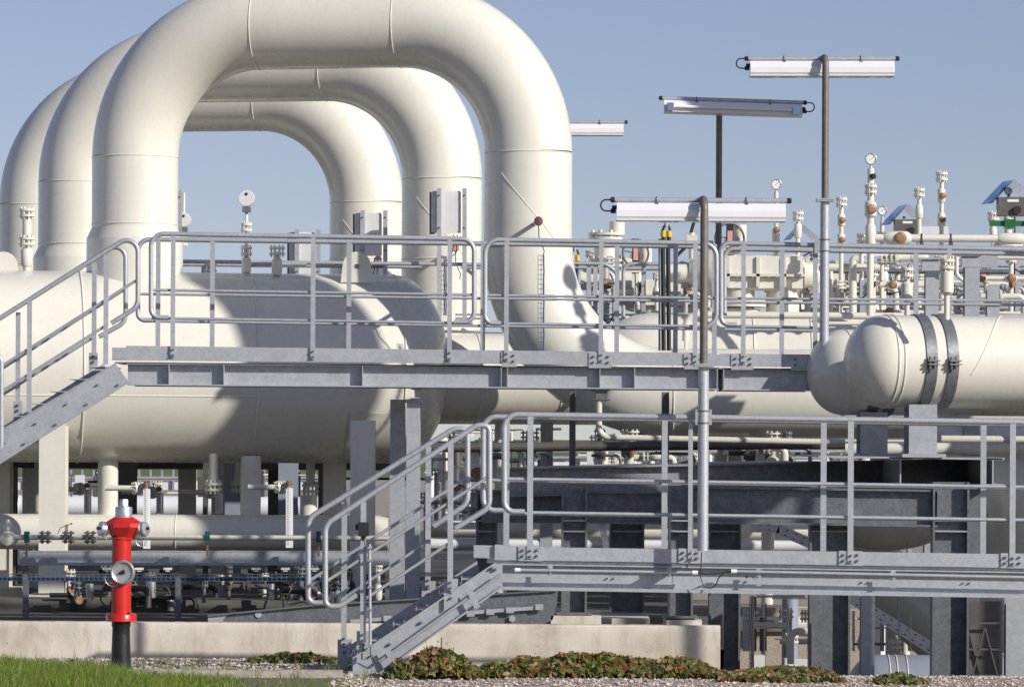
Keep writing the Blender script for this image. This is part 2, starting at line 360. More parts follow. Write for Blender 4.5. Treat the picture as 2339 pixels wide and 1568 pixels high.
ivy(568,775,1499,32.3,.4,650,'low ivy creeping against the wall just left of the stair foot',.85)
ivy(880,1110,1482,29.35,.3,2200,'bushy ivy with a tall leafy shoot beside the stair foot',.6,[(1008,1456),(975,1472),(1030,1478)])
ivy(1120,1660,1500,29.9,.6,5200,'wide browning ivy mound in front of the right end of the wall',.5)
ivy(1060,1200,1518,29.5,.25,900,'thin ivy strip linking two mounds at the wall foot',.7)
ivy(1640,1915,1530,29.4,.5,2300,'ivy mound past the end of the wall under the steel columns',.5)
ivy(2000,2110,1556,28.9,.2,300,'small ivy tuft in front of the grey rounded tank',.8)
# ------------------------------------------------------------------ generic steel builders
BOLT=[(.0,0),(.012,0),(.012,.009),(.007,.010),(.007,.020),(0,.020)]
def bolts(par,D,pts,r=1.0,name='bolt'):
    for (u,v) in pts:
        m=MB(); m.lathe(at(u,v,D),-Y,[(.012*r,0),(.012*r,.010),(.007*r,.0105),(.007*r,.02)],6); part(par,name,m,M['galvd'])
def post(T,u,v0,v1,D,w=.045,d=.014,bl=True,name='post'):
    m=MB(); p=at(u,v0,D); q=at(u,v1,D); q.x=p.x=(p.x+q.x)/2
    m.bar(p,q,w,d,Y); o=part(T,name,m,M['galv'])
    if bl: bolts(o,D-d/2-.002,[(u,v1-5),(u,v1-18)],.9)
    return o
def rail(T,pts,D,r,fr=.10,name='handrail',mat='tube',depths=None):
    P=[at(u,v,(depths[i] if depths else D)) for i,(u,v) in enumerate(pts)]
    m=MB(); m.tube(fil(P,fr,7) if len(P)>2 else P,r,12); return part(T,name,m,M[mat])
# ------------------------------------------------------------------ LOWER WALKWAY
LN,LF=29.8,30.5
T=thing('walkway','lower galvanised steel walkway with railing, running right from the short stair','walkway',at(1700,1350,30.1),'raised steel walkways')
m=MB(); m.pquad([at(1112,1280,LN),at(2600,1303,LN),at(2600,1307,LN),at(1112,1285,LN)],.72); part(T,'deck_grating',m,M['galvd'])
for D,nm in ((LN+.085,0),(LF+.02,1)):
    m=MB(); a=at(1138,1316,D); b=at(2600,1337,D); a.z=at(1138,1315,LN).z-.003; b.z=at(2600,1338,LN).z-.003; h=.2
    m.bar(a+Z*(h/2-.006),b+Z*(h/2-.006),.17,.012); m.bar(a-Z*(h/2-.012),b-Z*(h/2-.012),.17,.024); m.bar(a,b,.008,h-.037)
    B1=part(T,'beam',m,M['galv'])
    if not nm:
        for u in (1404,1419,1740,1755,2064,2079,2330): 
            pass
        bolts(B1,LN+.04,[(1403,1311),(1418,1311),(1706,1317),(1721,1318),(1995+222,1322),(2231,1322),(1995-10,1320),(2000,1320)],.8)
m=MB(); m.pquad([at(1165,1247.5,LN),at(2600,1269,LN),at(2600,1300,LN),at(1165,1278,LN)],.008); part(T,'toe_board',m,M['galv'])
m=MB(); m.pquad([at(1082,1244,LN+.03),at(1130,1245,LN+.03),at(1130,1274,LN+.03),at(1082,1273,LN+.03)],.01); m.pquad([at(1130,1243,LN),at(1165,1244,LN),at(1165,1279,LN),at(1130,1278,LN)],.04); part(T,'end_plate',m,M['galv'])
m=MB(); m.pquad([at(1165,1251,LF),at(2600,1272,LF),at(2600,1300,LF),at(1165,1280,LF)],.008); part(T,'toe_board',m,M['galv'])
def yl(u,b=947.,k=.0147): return b+(u-1211)*k
rail(T,[(1199,1168),(1152,1168),(1152,946),(2600,yl(2600))],LN,.022,.10)
rail(T,[(1159,1165),(1104,1165),(1104,951),(2600,yl(2600)+5)],LF,.022,.10)
for D,o1,u0 in ((LN,0,1154),(LF,6,1107)):
    rail(T,[(u0,1093+o1*.5),(2600,1093+o1*.4+(2600-u0)*.0157)],D+.01,.0135,name='mid_rail')
    rail(T,[(u0+55,1170+o1*.3),(2600,1170+(2600-u0-55)*.0150)],D+.01,.0135,name='mid_rail')
for u in (1211,1577,1943,2313):
    post(T,u,yl(u)+4,1275+(u-1211)*.0155,LN-.014,.044 if u!=1577 else .034)
    c=MB(); c.pquad([at(u-27,1246+(u-1211)*.0148,LN-.004),at(u+27,1247+(u-1211)*.0148,LN-.004),at(u+27,1281+(u-1211)*.0148,LN-.004),at(u-27,1280+(u-1211)*.0148,LN-.004)],.006) if 0 else c.pquad([at(u-27,1246+(u-1211)*.0148,LN-.012),at(u+27,1247+(u-1211)*.0148,LN-.012),at(u+27,1281+(u-1211)*.0148,LN-.012),at(u-27,1280+(u-1211)*.0148,LN-.012)],.010)
    o=part(T,'splice_plate',c,M['galv']); yb=1256+(u-1211)*.0148
    bolts(o,LN-.014,[(u-17,yb),(u-17,yb+13),(u+15,yb),(u+15,yb+13)])
for u in (1157,1518,1881,2246): post(T,u,yl(u)+8,1262+(u-1211)*.015,LF-.012,.045,bl=False)
# conduits and clips
for (a,b,va,vb) in ((1180,1590,1301,1307),(1674,2600,1304,1323)):
    m=MB(); m.cyl(at(a,va,LN-.06),at(b,vb,LN-.06),.0125,10); o=part(T,'conduit',m,M['tube'])
    for e,ve,sg in ((a,va,1),(b,vb,-1)):
        m=MB(); m.cyl(at(e-4*sg,ve,LN-.06),at(e+9*sg,ve,LN-.06),.017,10); part(o,'end_sleeve',m,M['label'])
for u in (1257,1530,1733,2040): 
    v0=1288+(u-1257)*.0155; m=MB(); m.pquad([at(u-5.5,v0,LN-.045),at(u+5.5,v0,LN-.045),at(u+5.5,v0+42,LN-.045),at(u-5.5,v0+42,LN-.045)],.003); m.cyl(at(u,v0+10,LN-.045),at(u,v0+10,LN-.07),.01,8); m.cyl(at(u,v0+20,LN-.045),at(u,v0+20,LN-.07),.007,8); part(T,'conduit_clip',m,M['galv'])
m=MB(); m.tube(fil([at(1603,1258,LN-.08),at(1600,1318,LN-.08),at(1610,1342,LN-.08),at(1632,1342,LN-.08),at(1642,1318,LN-.08),at(1656,1304,LN-.07),at(1676,1303,LN-.06)],.06,5),.005,6); m.tube([at(1588,1306,LN-.06),at(1610,1310,LN-.09),at(1640,1309,LN-.09),at(1676,1304,LN-.06)],.004,6); part(T,'cable',m,M['black'])
# legs of the lower walkway
for (u,v0,v1,w_,D,f) in ((1981,1355,1568,.115,33.1,'Y'),(2325,1364,1640,.21,32.6,'Y')):
    m=MB(); p=at(u,v0,D); q=at(u,v1,D); q.x=p.x; 
    if v1>1500: q.z=-1.2
    m.hcol(p,q,w_,.12,.012,.01,f); part(T,'leg',m,M['galv'])
# ------------------------------------------------------------------ LOWER STAIR
T=thing('stair','short galvanised steel stair rising from the gravel to the lower walkway','stair',at(840,1535,29.9),'steel stairs')
def stringer(D,du=0,dv=0,name='stringer',th=.012,off=0):
    P=[(806,1502),(1131,1285),(1148,1290),(1148,1338),(869,1534),(806,1534)]
    if off: P=[(780,1478),(1090,1288),(1120,1290),(1120,1330),(850,1512),(780,1512)]
    w_=[at(u+du,v+dv,D) for u,v in P]
    m=MB(); m.pquad(w_,th); 
    m.bar(w_[0],w_[1],.05,.012,Z); m.bar(w_[4],w_[3],.05,.012,Z)
    return part(T,name,m,M['galv'])
m=MB(); P=[at(u,v,29.78) for u,v in [(806,1502),(1131,1285),(1148,1290),(1148,1338),(869,1535),(806,1540)]]
m.pquad(P,.010); m.bar(P[0]-Y*.02,P[1]-Y*.02,.055,.010,Z); m.bar(P[4]-Y*.02,P[3]-Y*.02,.055,.014,Z)
st=part(T,'stringer',m,M['galv'])
bolts(st,29.77,[(1004,1330),(962+90,1332),(923,1374+44),(961,1421),(890,1470),(847,1466+30),(1141-10,1300),(1123,1297),(975,1362+20)],1.1)
Q=[at(u,v,30.46) for u,v in [(774,1489),(1090,1280),(1100,1326),(830,1510),(774,1520)]]; m=MB(); m.pquad(Q,.010); part(T,'stringer',m,M['galv'])
for k in range(6):
    f=k/5.6; u=800+f*292; v=1497-f*196
    a=at(u,v,29.8); b=at(u+2,v,29.8); m=MB(); m.obox(a+Y*.335+X*.10,X*.12,Y*.325,Z*.004); m.obox(a+Y*.335-X*.02,X*.003,Y*.325,Z*.02); part(T,'tread',m,M['galv'])
m=MB(); p=at(838,1538,29.7); m.box((p.x-.14,29.68,0),(p.x+.02,29.79,.02)); m.box((p.x-.25,30.4,0),(p.x-.12,30.6,.02)); m.box((p.x-.12,29.82,.0),(p.x-.10,30.4,.17)); part(T,'foot_plate',m,M['galv'])
rail(T,[(815,1357),(775,1384),(743,1384),(743,1197),(1089,971),(1118,971),(1118,1158),(1040,1206)],29.74,.0215,.11)
rail(T,[(777,1349),(738,1376),(704,1376),(704,1183),(1036,979),(1068,979),(1068,1149),(990,1201)],30.44,.0215,.11)
for D,L in ((29.745,[((748,1325),(829,1273)),((829,1273),(1113,1090)),((829,1370),(1029,1238)),((829,1370),(829,1371))]),(30.445,[((706,1326),(786,1273)),((786,1273),(1066,1090)),((786,1363),(978,1236)),])):
    for a,b in L:
        if abs(a[0]-b[0])<3: continue
        rail(T,[a,b],D,.0125,name='mid_rail')
for u,v0,v1,D in ((829.6,1146,1466,29.73),(1029,1014,1347,29.73),(786,1146,1475,30.43),(978,1020,1342,30.43)):
    post(T,u,v0,v1,D,.042); b0=v1-24 if D<30 else v1-14
    m=MB(); m.pquad([at(u-15,b0-2,D+.02),at(u+17,b0-2,D+.02),at(u+17,b0+52,D+.02),at(u-15,b0+72,D+.02)],.008); o=part(T,'bracket_plate',m,M['galv']); bolts(o,D+.016,[(u,b0+36-22),(u,b0+28)] if D>30 else [(u+1,b0+30),(u+1,b0+42)],1.0)
m=MB(); m.pbox(818,842,1192,1224,29.66,.07); m.cyl(at(830,1224,29.69),at(830,1234,29.69),.011,8); m.pbox(812,818,1196,1210,29.68,.03); o=part(T,'switch_box',m,M['black'])
m=MB(); m.cyl(at(844,1242,29.70),at(846,1476,29.70),.0115,10); o=part(T,'conduit',m,M['tube'])
for v in (1250,1278,1340,1390,1472): mm=MB(); mm.obox(at(845,v,29.69),X*.018,Y*.015,Z*.008); part(o,'clamp',mm,M['alu'])
m=MB(); m.tube(fil([at(831,1232,29.68),at(836,1248,29.68),at(844,1244,29.69)],.03,4),.0045,6); m.tube(fil([at(846,1476,29.70),at(846,1494,29.70),at(864,1512,29.72)],.04,4),.0045,6); part(T,'cable',m,M['black'])
m=MB(); m.cyl(at(866,1510,29.72),at(1142,1312,29.72),.0115,10); o=part(T,'conduit',m,M['tube'])
for (u,v) in ((886,1490),(1075,1358)): mm=MB(); mm.pquad([at(u-8,v-6,29.70),at(u+4,v-12,29.70),at(u+22,v+26,29.70),at(u+10,v+34,29.70)],.006); part(T,'conduit_clip',mm,M['galv'])
# ------------------------------------------------------------------ UPPER WALKWAY
UN,UF=34.7,35.47
T=thing('walkway','upper galvanised walkway with railing crossing in front of the big cream tank','walkway',at(1000,885,35.1),'raised steel walkways')
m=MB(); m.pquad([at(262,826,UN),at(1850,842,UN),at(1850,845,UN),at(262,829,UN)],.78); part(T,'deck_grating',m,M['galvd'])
for D in (UN+.085,UF+.02):
    for (u0,u1,v0,v1) in ((292,1641,854,864.5),(1649,1852,865.5,867)):
        m=MB(); a=at(u0,v0,UN+.085); b=at(u1,v1,UN+.085); a.y=b.y=D; m.ibeam(a,b,.198,.17,.007,.012); bm=part(T,'beam',m,M['galv'])
        if D<35:
            for u in (388,513,829,1145,1159,1370,1449,1597,1637,1652,1848):
                if u0<u<u1:
                    f=(u-u0)/(u1-u0); c=a.lerp(b,f); mm=MB(); mm.obox(c-Y*.046,X*.004,Y*.0395,Z*.086); part(bm,'stiffener',mm,M['galv'])
def yt(u,b=540.,k=.0128): 
    return 535+ (u-407)*.0137 if u<1700 else 552.7+(u-1700)*.018
m=MB(); m.pquad([at(288,789,UN),at(1160,800,UN),at(1160,830,UN),at(288,823,UN)],.008); part(T,'toe_board',m,M['galv'])
m=MB(); m.pquad([at(1163,800,UN),at(1636,806,UN),at(1636,836,UN),at(1163,830,UN)],.008); part(T,'toe_board',m,M['galv'])
m=MB(); m.pquad([at(1645,807,UN),at(1860,809,UN),at(1860,839,UN),at(1645,836,UN)],.008); part(T,'toe_board',m,M['galv'])
m=MB(); m.pquad([at(256,793,UF),at(1860,812,UF),at(1860,838,UF),at(256,822,UF)],.008); part(T,'toe_board',m,M['galv'])
rail(T,[(385,725),(345,725),(345,533.5),(1083,546),(1083,735),(1037,735)],UN,.0215,.11)
rail(T,[(1145,738),(1108,738),(1108,547),(1637,556),(1637,730),(1600,758)],UN,.0215,.12)
rail(T,[(1683,741),(1647,741),(1647,555),(2420,571)],UN,.0215,.07)
rail(T,[(348,731),(315,731),(315,546),(1610,563),(1610,700)],UF,.0215,.11)
rail(T,[(1655,720),(1655,568),(2420,581)],UF,.0215,.08)
for D,u0,u1,a,b in ((UN,347,1080,662,673),(UN,347,1080,726,738),(UN,1110,1636,674,681),(UN,1110,1600,738,745),(UN,1648,2420,681,687),(UN,1690,1870,745,748),
                    (UF,317,1608,671,688),(UF,340,1608,733,751),(UF,1655,2420,690,697),(UF,1655,1870,752,755)):
    rail(T,[(u0,a),(u1,b)],D+.01,.0125,name='mid_rail')
for u in (395,715,1027,1157,1373,1588,1698,1862):
    yb=816+(u-395)*.0125
    post(T,u,yt(u)+4,yb,UN-.014,.040)
for u in (1157,1373,1588,1698,1835):
    v0=797.5+(u-1000)*.0125; c=MB(); hl=28 if u!=1588 else 26
    c.pquad([at(u-(12 if u==1157 else hl),v0+3,UN-.010),at(u+hl-5,v0+3,UN-.010),at(u+hl-5,v0+38,UN-.010),at(u-(12 if u==1157 else hl),v0+38,UN-.010)],.008); o=part(T,'splice_plate',c,M['galv'])
    pts=[(u+16,v0+12),(u+16,v0+25)]+([] if u==1157 else [(u-18,v0+12),(u-18,v0+25)]); bolts(o,UN-.012,pts)
for u in (361,485,797,1103,1409,1543,1632,1786,2092): post(T,u,(550 if u<1640 else 572)+(u-797)*.0085*(1 if u<1640 else 0),805+(u-400)*.01,UF-.012,.042,bl=False)
post(T,2168,568,742,UN-.012,.042,bl=False)
# legs
m=MB(); p=at(945,911,35.0); q=at(945,1375,35.0); q.x=p.x; q.z=.0; m.hcol(p,q,.122,.14,.012,.01,'Y'); o=part(T,'leg',m,M['galv'])
mm=MB(); mm.pbox(926,965,911,919,34.9,.2); part(o,'cap_plate',mm,M['galv'])
m=MB(); p=at(909,912,35.75); q=p.copy(); q.z=0; m.hcol(p,q,.135,.14,.012,.01,'Y'); part(T,'leg',m,M['galv'])
m=MB(); a=at(947,897,34.75); b=a+Y*1.05; m.ibeam(a,b,.098,.09,.007,.009); part(T,'cross_beam',m,M['galv'])
m=MB(); a=at(1374,900,34.75); b=a+Y*1.05; m.ibeam(a,b,.098,.16,.1,.009); part(T,'cross_beam',m,M['galvd'])
for u,w_ in ((1520,.06),(1308,.05)):
    m=MB(); p=at(u,895,36.0); q=at(u,1200 if u<1400 else 1110,36.0); q.x=p.x; m.hcol(p,q,w_,.08,.008,.006,'X'); part(T,'hanger',m,M['galvd'])
# ------------------------------------------------------------------ UPPER STAIR
T=thing('stair','galvanised stair descending left from the upper walkway past the big cream tank','stair',at(100,1050,35.1),'steel stairs')
k=.6
P=[at(u,v,UN) for u,v in [(264,830),(294,872),(-300,1248),(-300,1158)]]
m=MB(); m.pquad(P,.010); m.bar(P[2]-Y*.012,P[1]-Y*.012,.045,.010,Z); m.bar(P[3]-Y*.012,P[0]-Y*.012,.045,.008,Z); st=part(T,'stringer',m,M['galv'])
pts=[]
for i in range(6): pts+=[(222-i*59,862+i*37.0+i*2),(269-i*59.5,873+i*37+ i*0)]
bolts(st,UN-.006,[(p,q+4) for p,q in [(222,875),(269,875),(151,919),(198,919),(81,963),(127,965),(10,1008),(55,1009)]],.9)
P=[at(u,v,UF) for u,v in [(236,830),(262,862),(-300,1232),(-300,1165)]]; m=MB(); m.pquad(P,.010); part(T,'stringer',m,M['galv'])
for i in range(8):
    a=at(243-i*44,838+i*28,UN+.01); m=MB(); m.obox(a+Y*.37-X*.05,X*.11,Y*.36,Z*.004); part(T,'tread',m,M['galv'])
rail(T,[(-300,915),(288,545),(315,560),(315,700),(254,738)],UN,.0215,.12)
rail(T,[(-300,917),(262,560),(287,575),(287,735),(226,769)],UF,.0215,.12)
for a,b,D in (((-300,1029),(310,641),UN),((-300,1086),(242,743),UN),((-300,1038),(283,662),UF),((-300,1094),(215,769),UF)): rail(T,[a,b],D+.008,.0125,name='mid_rail')
for u,v0,v1,D in ((242,582,832,UN-.012),(67,688,941,UN-.012),(215,600,838,UF-.012),(41,713,945,UF-.012)):
    post(T,u,v0,v1,D,.042,bl=False)
for u,v in ((213,805),(40,916)):
    m=MB(); m.pquad([at(u-10,v,UF-.03),at(u+10,v,UF-.03),at(u+10,v+30,UF-.03),at(u-10,v+45,UF-.03)],.008); o=part(T,'bracket_plate',m,M['galv']); bolts(o,UF-.032,[(u,v+9),(u,v+21)],1.2)
rail(T,[(-60,1030),(3,1030),(3,812),(-60,812)],33.4,.0215,.05)
# ------------------------------------------------------------------ THIRD WALKWAY (behind the near pipe loop)
T=thing('walkway','distant galvanised walkway railing seen behind the near pipe loop','walkway',at(1200,760,44),'raised steel walkways')
D=43.6
rail(T,[(415,597),(1118,604)],D,.0215,.1); rail(T,[(415,604),(1118,611)],D+.9,.0215,.1)
rail(T,[(545,700),(560,603),(700,603)],D-.2,.0215,.12)
rail(T,[(1300,601),(1380,602),(1409,620),(1409,730)],D,.0215,.12); rail(T,[(1300,611),(1375,611),(1402,628),(1402,735)],D+.9,.0215,.12)
rail(T,[(1424,740),(1424,602),(1640,604)],D,.0215,.1); rail(T,[(1424,613),(1640,615)],D+.9,.0215,.1)
for a,b in (((1040,718),(1110,718)),((1300,718),(1640,720)),((1300,728),(1640,730)),((1040,726),(1110,727)),((1300,646),(1420,647))): rail(T,[a,b],D+.2,.0125,name='mid_rail')
for u in (465,625,1360,1470,1345): post(T,u,606,745,D+.02,.05,bl=False)
m=MB(); a=at(400,760,D+.4); b=at(1700,770,D+.4); m.bar(a,b,.9,.05); part(T,'deck_grating',m,M['galvd'])
for u in (500,1250,1680):
    m=MB(); p=at(u,770,D+.4); q=p.copy(); q.z=0; m.hcol(p,q,.14,.14,.012,.01,'Y'); part(T,'leg',m,M['galv'])
# ------------------------------------------------------------------ BIG PIPE LOOPS
def torus_arc(c,a,b,R,n): return [c+(a*cos(pi/2*i/n)+b*sin(pi/2*i/n))*R for i in range(n+1)]
def loop(D,uL,uR,vW,dia,label,vbase,vred=None,right='down',rec=0.0):
    r=dia/2; Rb=1.5*dia; Lw=at(uL,vW,D); Rw=at(uR,vW,D+rec); Rw.z=Lw.z
    ex=(Rw-Lw).normalized(); W=(Rw-Lw).length
    T=thing('pipe_loop',label,'pipeline',(Lw.x,Lw.y,0),'tall cream pipe loops')
    zt=Lw.z+Rb; cL=Lw+ex*Rb; cR=Rw-ex*Rb
    left=[cL+(-ex*cos(pi/2*i/20)+Z*sin(pi/2*i/20))*Rb for i in range(21)]
    rgt=[cR+(ex*sin(pi/2*i/20)+Z*cos(pi/2*i/20))*Rb for i in range(21)]
    m=MB(); base=Lw.copy(); base.z=at(uL,vbase,D).z
    m.tube(left,r,56,True); part(T,'left_elbow',m,M['cream'])
    m=MB(); m.tube([left[-1],rgt[0]],r,56,True); part(T,'cross_pipe',m,M['cream'])
    m=MB(); m.tube(rgt,r,56,True); part(T,'right_elbow',m,M['cream'])
    # left leg with widening reducer
    v0,v1=vred
    z0=at(uL,v0,D).z; z1=at(uL,v1,D).z; rw=r*1.12
    m=MB(); o=V((Lw.x,Lw.y,0)); m.lathe(o,Z,[(rw,base.z-.6),(rw,z1),(rw*.998,z1+.01),(r*1.005,z0),(r,z0+.02),(r,Lw.z)],56); part(T,'left_leg',m,M['cream'])
    if right=='elbow':
        Rc=1.50; zc=at(uR,575,D).z; leg=[V((Rw.x,Rw.y,Rw.z)),V((Rw.x,Rw.y,zc))]
        c=V((Rw.x,Rw.y,zc))+X*Rc
        arc=[c+(-X*cos(pi/2*i/24)-Z*sin(pi/2*i/24))*Rc for i in range(25)]
        m=MB(); m.tube(leg,r,56,False); part(T,'right_leg',m,M['cream'])
        m=MB(); m.tube(arc,r*1.02,56,True); part(T,'foot_elbow',m,M['cream']); zw=[zc]
        m=MB(); m.tube([arc[-1],arc[-1]+X*5.5],r*1.02,48,True); part(T,'foot_pipe',m,M['cream'])
        mm=MB(); mm.ring(arc[-1],X,r*1.02+.001,.008,48,6); part(T,'weld_seam',mm,M['weld'])
    else:
        m=MB(); m.tube([V((Rw.x,Rw.y,Rw.z)),V((Rw.x,Rw.y,at(uR,right,D).z))],r,56,True); part(T,'right_leg',m,M['cream']); zw=[at(uR,600,D).z]
    # weld seams
    def seam(c,ax,rr=r,th=.006): mm=MB(); mm.ring(c,ax,rr+.001,th,48,6); part(T,'weld_seam',mm,M['weld'])
    seam(Lw,Z); seam(Rw,Z); seam(left[-1],ex); seam(rgt[0],ex); seam(V((Lw.x,Lw.y,z0+.04)),Z)
    for z in zw: seam(V((Rw.x,Rw.y,z)),Z)
    # spiral seams
    mm=MB(); n=18; mm.tube([V((Rw.x,Rw.y,0))+Z*(Rw.z-.22-1.0*i/n)+(X*cos(a)+Y*sin(a))*(r+.001) for i in range(n+1) for a in [radians(-128+108*i/n)]],.0038,6,False); part(T,'spiral_seam',mm,M['weld'])
    mm=MB(); mm.tube([left[-1]+ex*(.12+.55*i/n)+(Y*cos(a)+Z*sin(a))*(r+.001) for i in range(n+1) for a in [radians(270-150*i/n)]],.0045,6,False); part(T,'spiral_seam',mm,M['weld'])
    return T,Lw,Rw
DL=41.7
loop(DL,309,1207,360,.910,'nearest of the three tall cream pipe loops, the widest one reaching the top edge',650,(522,548),'elbow',-.88)
loop(45.7,178,1010,417,.912,'middle one of the three tall cream pipe loops',690,(566,590),760,-.82)
loop(49.9,81,837,469,.915,'farthest and lowest of the three tall cream pipe loops',700,(612,630),760,-.78)
# ------------------------------------------------------------------ BIG TANK
TC=at(560,839.5,DL); TR=435/2*s(DL)*1.0
def capsule(m,c0,c1,r,head,n=64,left=True,right=True,hn=14):
    ax=(c1-c0); L=ax.length; pr=[]
    if left: pr+=[(r*sin(pi/2*i/hn),-head*cos(pi/2*i/hn)) for i in range(hn)]
    pr+=[(r,0),(r,L)]
    if right: pr+=[(r*cos(pi/2*i/hn),L+head*sin(pi/2*i/hn)) for i in range(1,hn+1)]
    m.lathe(c0,ax,pr,n)
TT=radians(10); TE=V((cos(TT),sin(TT),0)); TN=V((sin(TT),-cos(TT),0)); T0=V((at(309,840,DL).x,DL,TC.z))
def ax_at(u, P0=None, E=None):
    P0=T0 if P0 is None else P0; E=TE if E is None else E; k=(u-UC)/F; return P0+E*((k*P0.y-P0.x)/(E.x-k*E.y))
def big_tank(P0,ue,label,first):
    c0=P0-TE*5.5; c1=ax_at(ue,P0)
    T=thing('storage_tank',label,'tank',(P0.x,P0.y,0),'big horizontal cream tanks')
    m=MB(); capsule(m,c0,c1,TR,.60,96,False,True); part(T,'shell',m,M['cream'])
    m=MB(); m.tube([c1+TE*.4-Z*.08,c1+TE*(2.9 if first else 5.0)-Z*.08],.475,48); part(T,'outlet_pipe',m,M['cream'])
    for q in (.35,1.22): mm=MB(); mm.ring(c1+TE*(.55+q)-Z*.08,TE,.476,.008,48,6); part(T,'weld_seam',mm,M['weld'])
    for q in (0,1.55,3.35): mm=MB(); mm.ring(c1-TE*q,TE,TR+.001,.011,72,6); part(T,'weld_seam',mm,M['weld'])
    an=radians(-18); mm=MB(); mm.tube([p+(TN*cos(an)+Z*sin(an))*TR for p in (c0,c1-TE*1.56)],.007,6); part(T,'weld_seam',mm,M['weld'])
    return T
tanks=[]
T=big_tank(T0,895,'huge horizontal cream tank filling the left half behind the upper walkway',True)
for k,lab in ((1,'second big cream tank, hidden mostly behind the nearest one under the middle loop'),(2,'third big cream tank, hidden behind the others under the farthest loop')):
    big_tank(V((T0.x-.99*k,T0.y+4.05*k,T0.z)),895-130*k,lab,False)
# lifting lugs
for u in (815,8):
    m=MB(); c=at(u,608,DL-.1); pts=[]; 
    for i in range(13): a=pi*i/12; pts.append(c+V((cos(a)*.15,0,sin(a)*.155)))
    pts=[c+V((.17,0,-.17))]+pts+[c+V((-.17,0,-.17))]; m.pquad(pts,.03); lg=part(T,'lifting_lug',m,M['cream'])
    if u>100: mm=MB(); mm.cyl(c-Y*.002+Z*.0,c+Y*.01,.027,16); part(lg,'shackle_hole',mm,M['dkbox'])
# saddles
def saddle(u0,u1,vt,D,name,lab=None,padded=False):
    m=MB(); p=at((u0+u1)/2,vt,D); q=p.copy(); q.z=.15; m.hcol(p,q,(u1-u0)*s(D),.3,.02,.014,'Y'); o=part(T,'support_leg',m,M['cream'])
    mm=MB(); mm.box((q.x-.25,D-.25,0),(q.x+.25,D+.4,.15)); part(o,'footing',mm,M['conc'])
saddle(94,153,930,40.65,'a'); saddle(-32,26,1010,42.4,'a'); saddle(802,857,960,40.9,'a'); saddle(740,790,1000,42.6,'a')
m=MB(); 
n=10; vs=[];fs=[]
for i in range(n+1):
    a=radians(-28-42*i/n)
    for u in (772,886): vs.append(ax_at(u)+(TN*cos(a)+Z*sin(a))*(TR+.014))
for i in range(n): fs.append((2*i,2*i+1,2*i+3,2*i+2))
m.add(vs,fs); part(T,'wear_pad',m,M['cream2'])
# stubs on tank top
def flangeset(m,c,r,gap=.045,th=.022,n=20,ax=Z,bn=8):
    ax=V(ax).normalized()
    for sg in (-1,1): 
        o=c+ax*sg*gap*.5; m.cyl(o-ax*th/2*1,o+ax*th/2,r,n)
    a=Z if abs(ax.z)<.9 else Y; e=(a-ax*a.dot(ax)).normalized(); b=ax.cross(e)
    for i in range(bn):
        an=2*pi*(i+.5)/bn; d=(e*cos(an)+b*sin(an))*r*.78; m.cyl(c+d-ax*(gap*.5+th*1.5),c+d+ax*(gap*.5+th*1.5),r*.11,6)
def stub(u,vb,vt,D,label,items,r=.024,cat='valve riser',mat='cream',group='slim cream valve risers',name='valve_riser'):
    B=at(u,vb,D); Tt=at(u,vt,D); B.x=Tt.x
    T=thing(name,label,cat,B,group)
    m=MB(); m.cyl(B,Tt,r,14); part(T,'pipe',m,M[mat])
    zz=lambda v: V((Tt.x,D,at(u,v,D).z))
    for it in items:
        k=it[0]
        if k=='f': m=MB(); flangeset(m,zz(it[1]),it[2] if len(it)>2 else .062,.06); part(T,'flange',m,M[mat])
        elif k=='b': m=MB(); c=zz(it[1]); h=it[2]*s(D)/2; rr=it[3] if len(it)>3 else r*1.75; m.lathe(c-Z*h,Z,[(r,0),(rr,h*.25),(rr,h*1.75),(r,h*2)],16); part(T,'valve_body',m,M[mat])
        elif k=='c': m=MB(); c=zz(it[1]); sg=it[2] if len(it)>2 else 1; m.lathe(c+V((0,-r,0)),V((.25*sg,-1,0)),[(r*1.2,0),(r*1.25,.03),(r*1.4,.032),(r*1.4,.045),(r*1.1,.05),(r*.4,.051)],16); part(T,'valve_cap',m,M['cap'])
        elif k=='g':
            c=zz(it[1]); R=it[2]*s(D); m=MB(); m.lathe(c+Y*.03,-Y,[(R*.96,0),(R,.01),(R,.055),(R*.88,.06),(R*.86,.052)],24); g_=part(T,'gauge',m,M['alu'])
            m=MB(); m.cyl(c-Y*.023,c-Y*.0235,R*.87,24); part(g_,'dial',m,M['dial'])
            m=MB(); m.bar(c+V((-R*.25,-.026,-R*.2)),c+V((R*.5,-.026,R*.4)),.003,R*.07,Y); 
            for i in range(9):
                a=radians(-40+32.5*i); m.obox(c+V((cos(a)*R*.7,-.0245,sin(a)*R*.7)),X*R*.05,Y*.001,Z*R*.05)
            part(g_,'pointer',m,M['black'])
            m=MB(); m.cyl(c-Z*R,c-Z*(R+.07),.012,8); m.cyl(c-Z*(R+.02),c-Z*(R+.045),.018,6); part(T,'gauge_stem',m,M['alu'])
        elif k=='k': m=MB(); c=zz(it[1]); m.cyl(c+V((.005,-.02,0)),c+V((.035,-.05,0)),.03,8); part(T,'knob',m,M['black'])
        elif k=='d':
            c=zz(it[1]); R=it[2]*s(D); m=MB(); m.lathe(c+Y*.02,-Y,[(R*.96,0),(R,.01),(R,.05),(R*.94,.06)],28); g_=part(T,'gauge',m,M['greyplate'])
            m=MB(); m.cyl(c-Z*R,c-Z*(R+.2),.014,8); m.obox(c-Z*(R+.03),X*.045,Y*.03,Z*.028); part(T,'gauge_stem',m,M['galvd'])
            m=MB(); m.cyl(c+V((0,-.041,R*.5)),c+V((0,-.046,R*.5)),R*.18,12); part(g_,'vent_plug',m,M['black'])
    return T
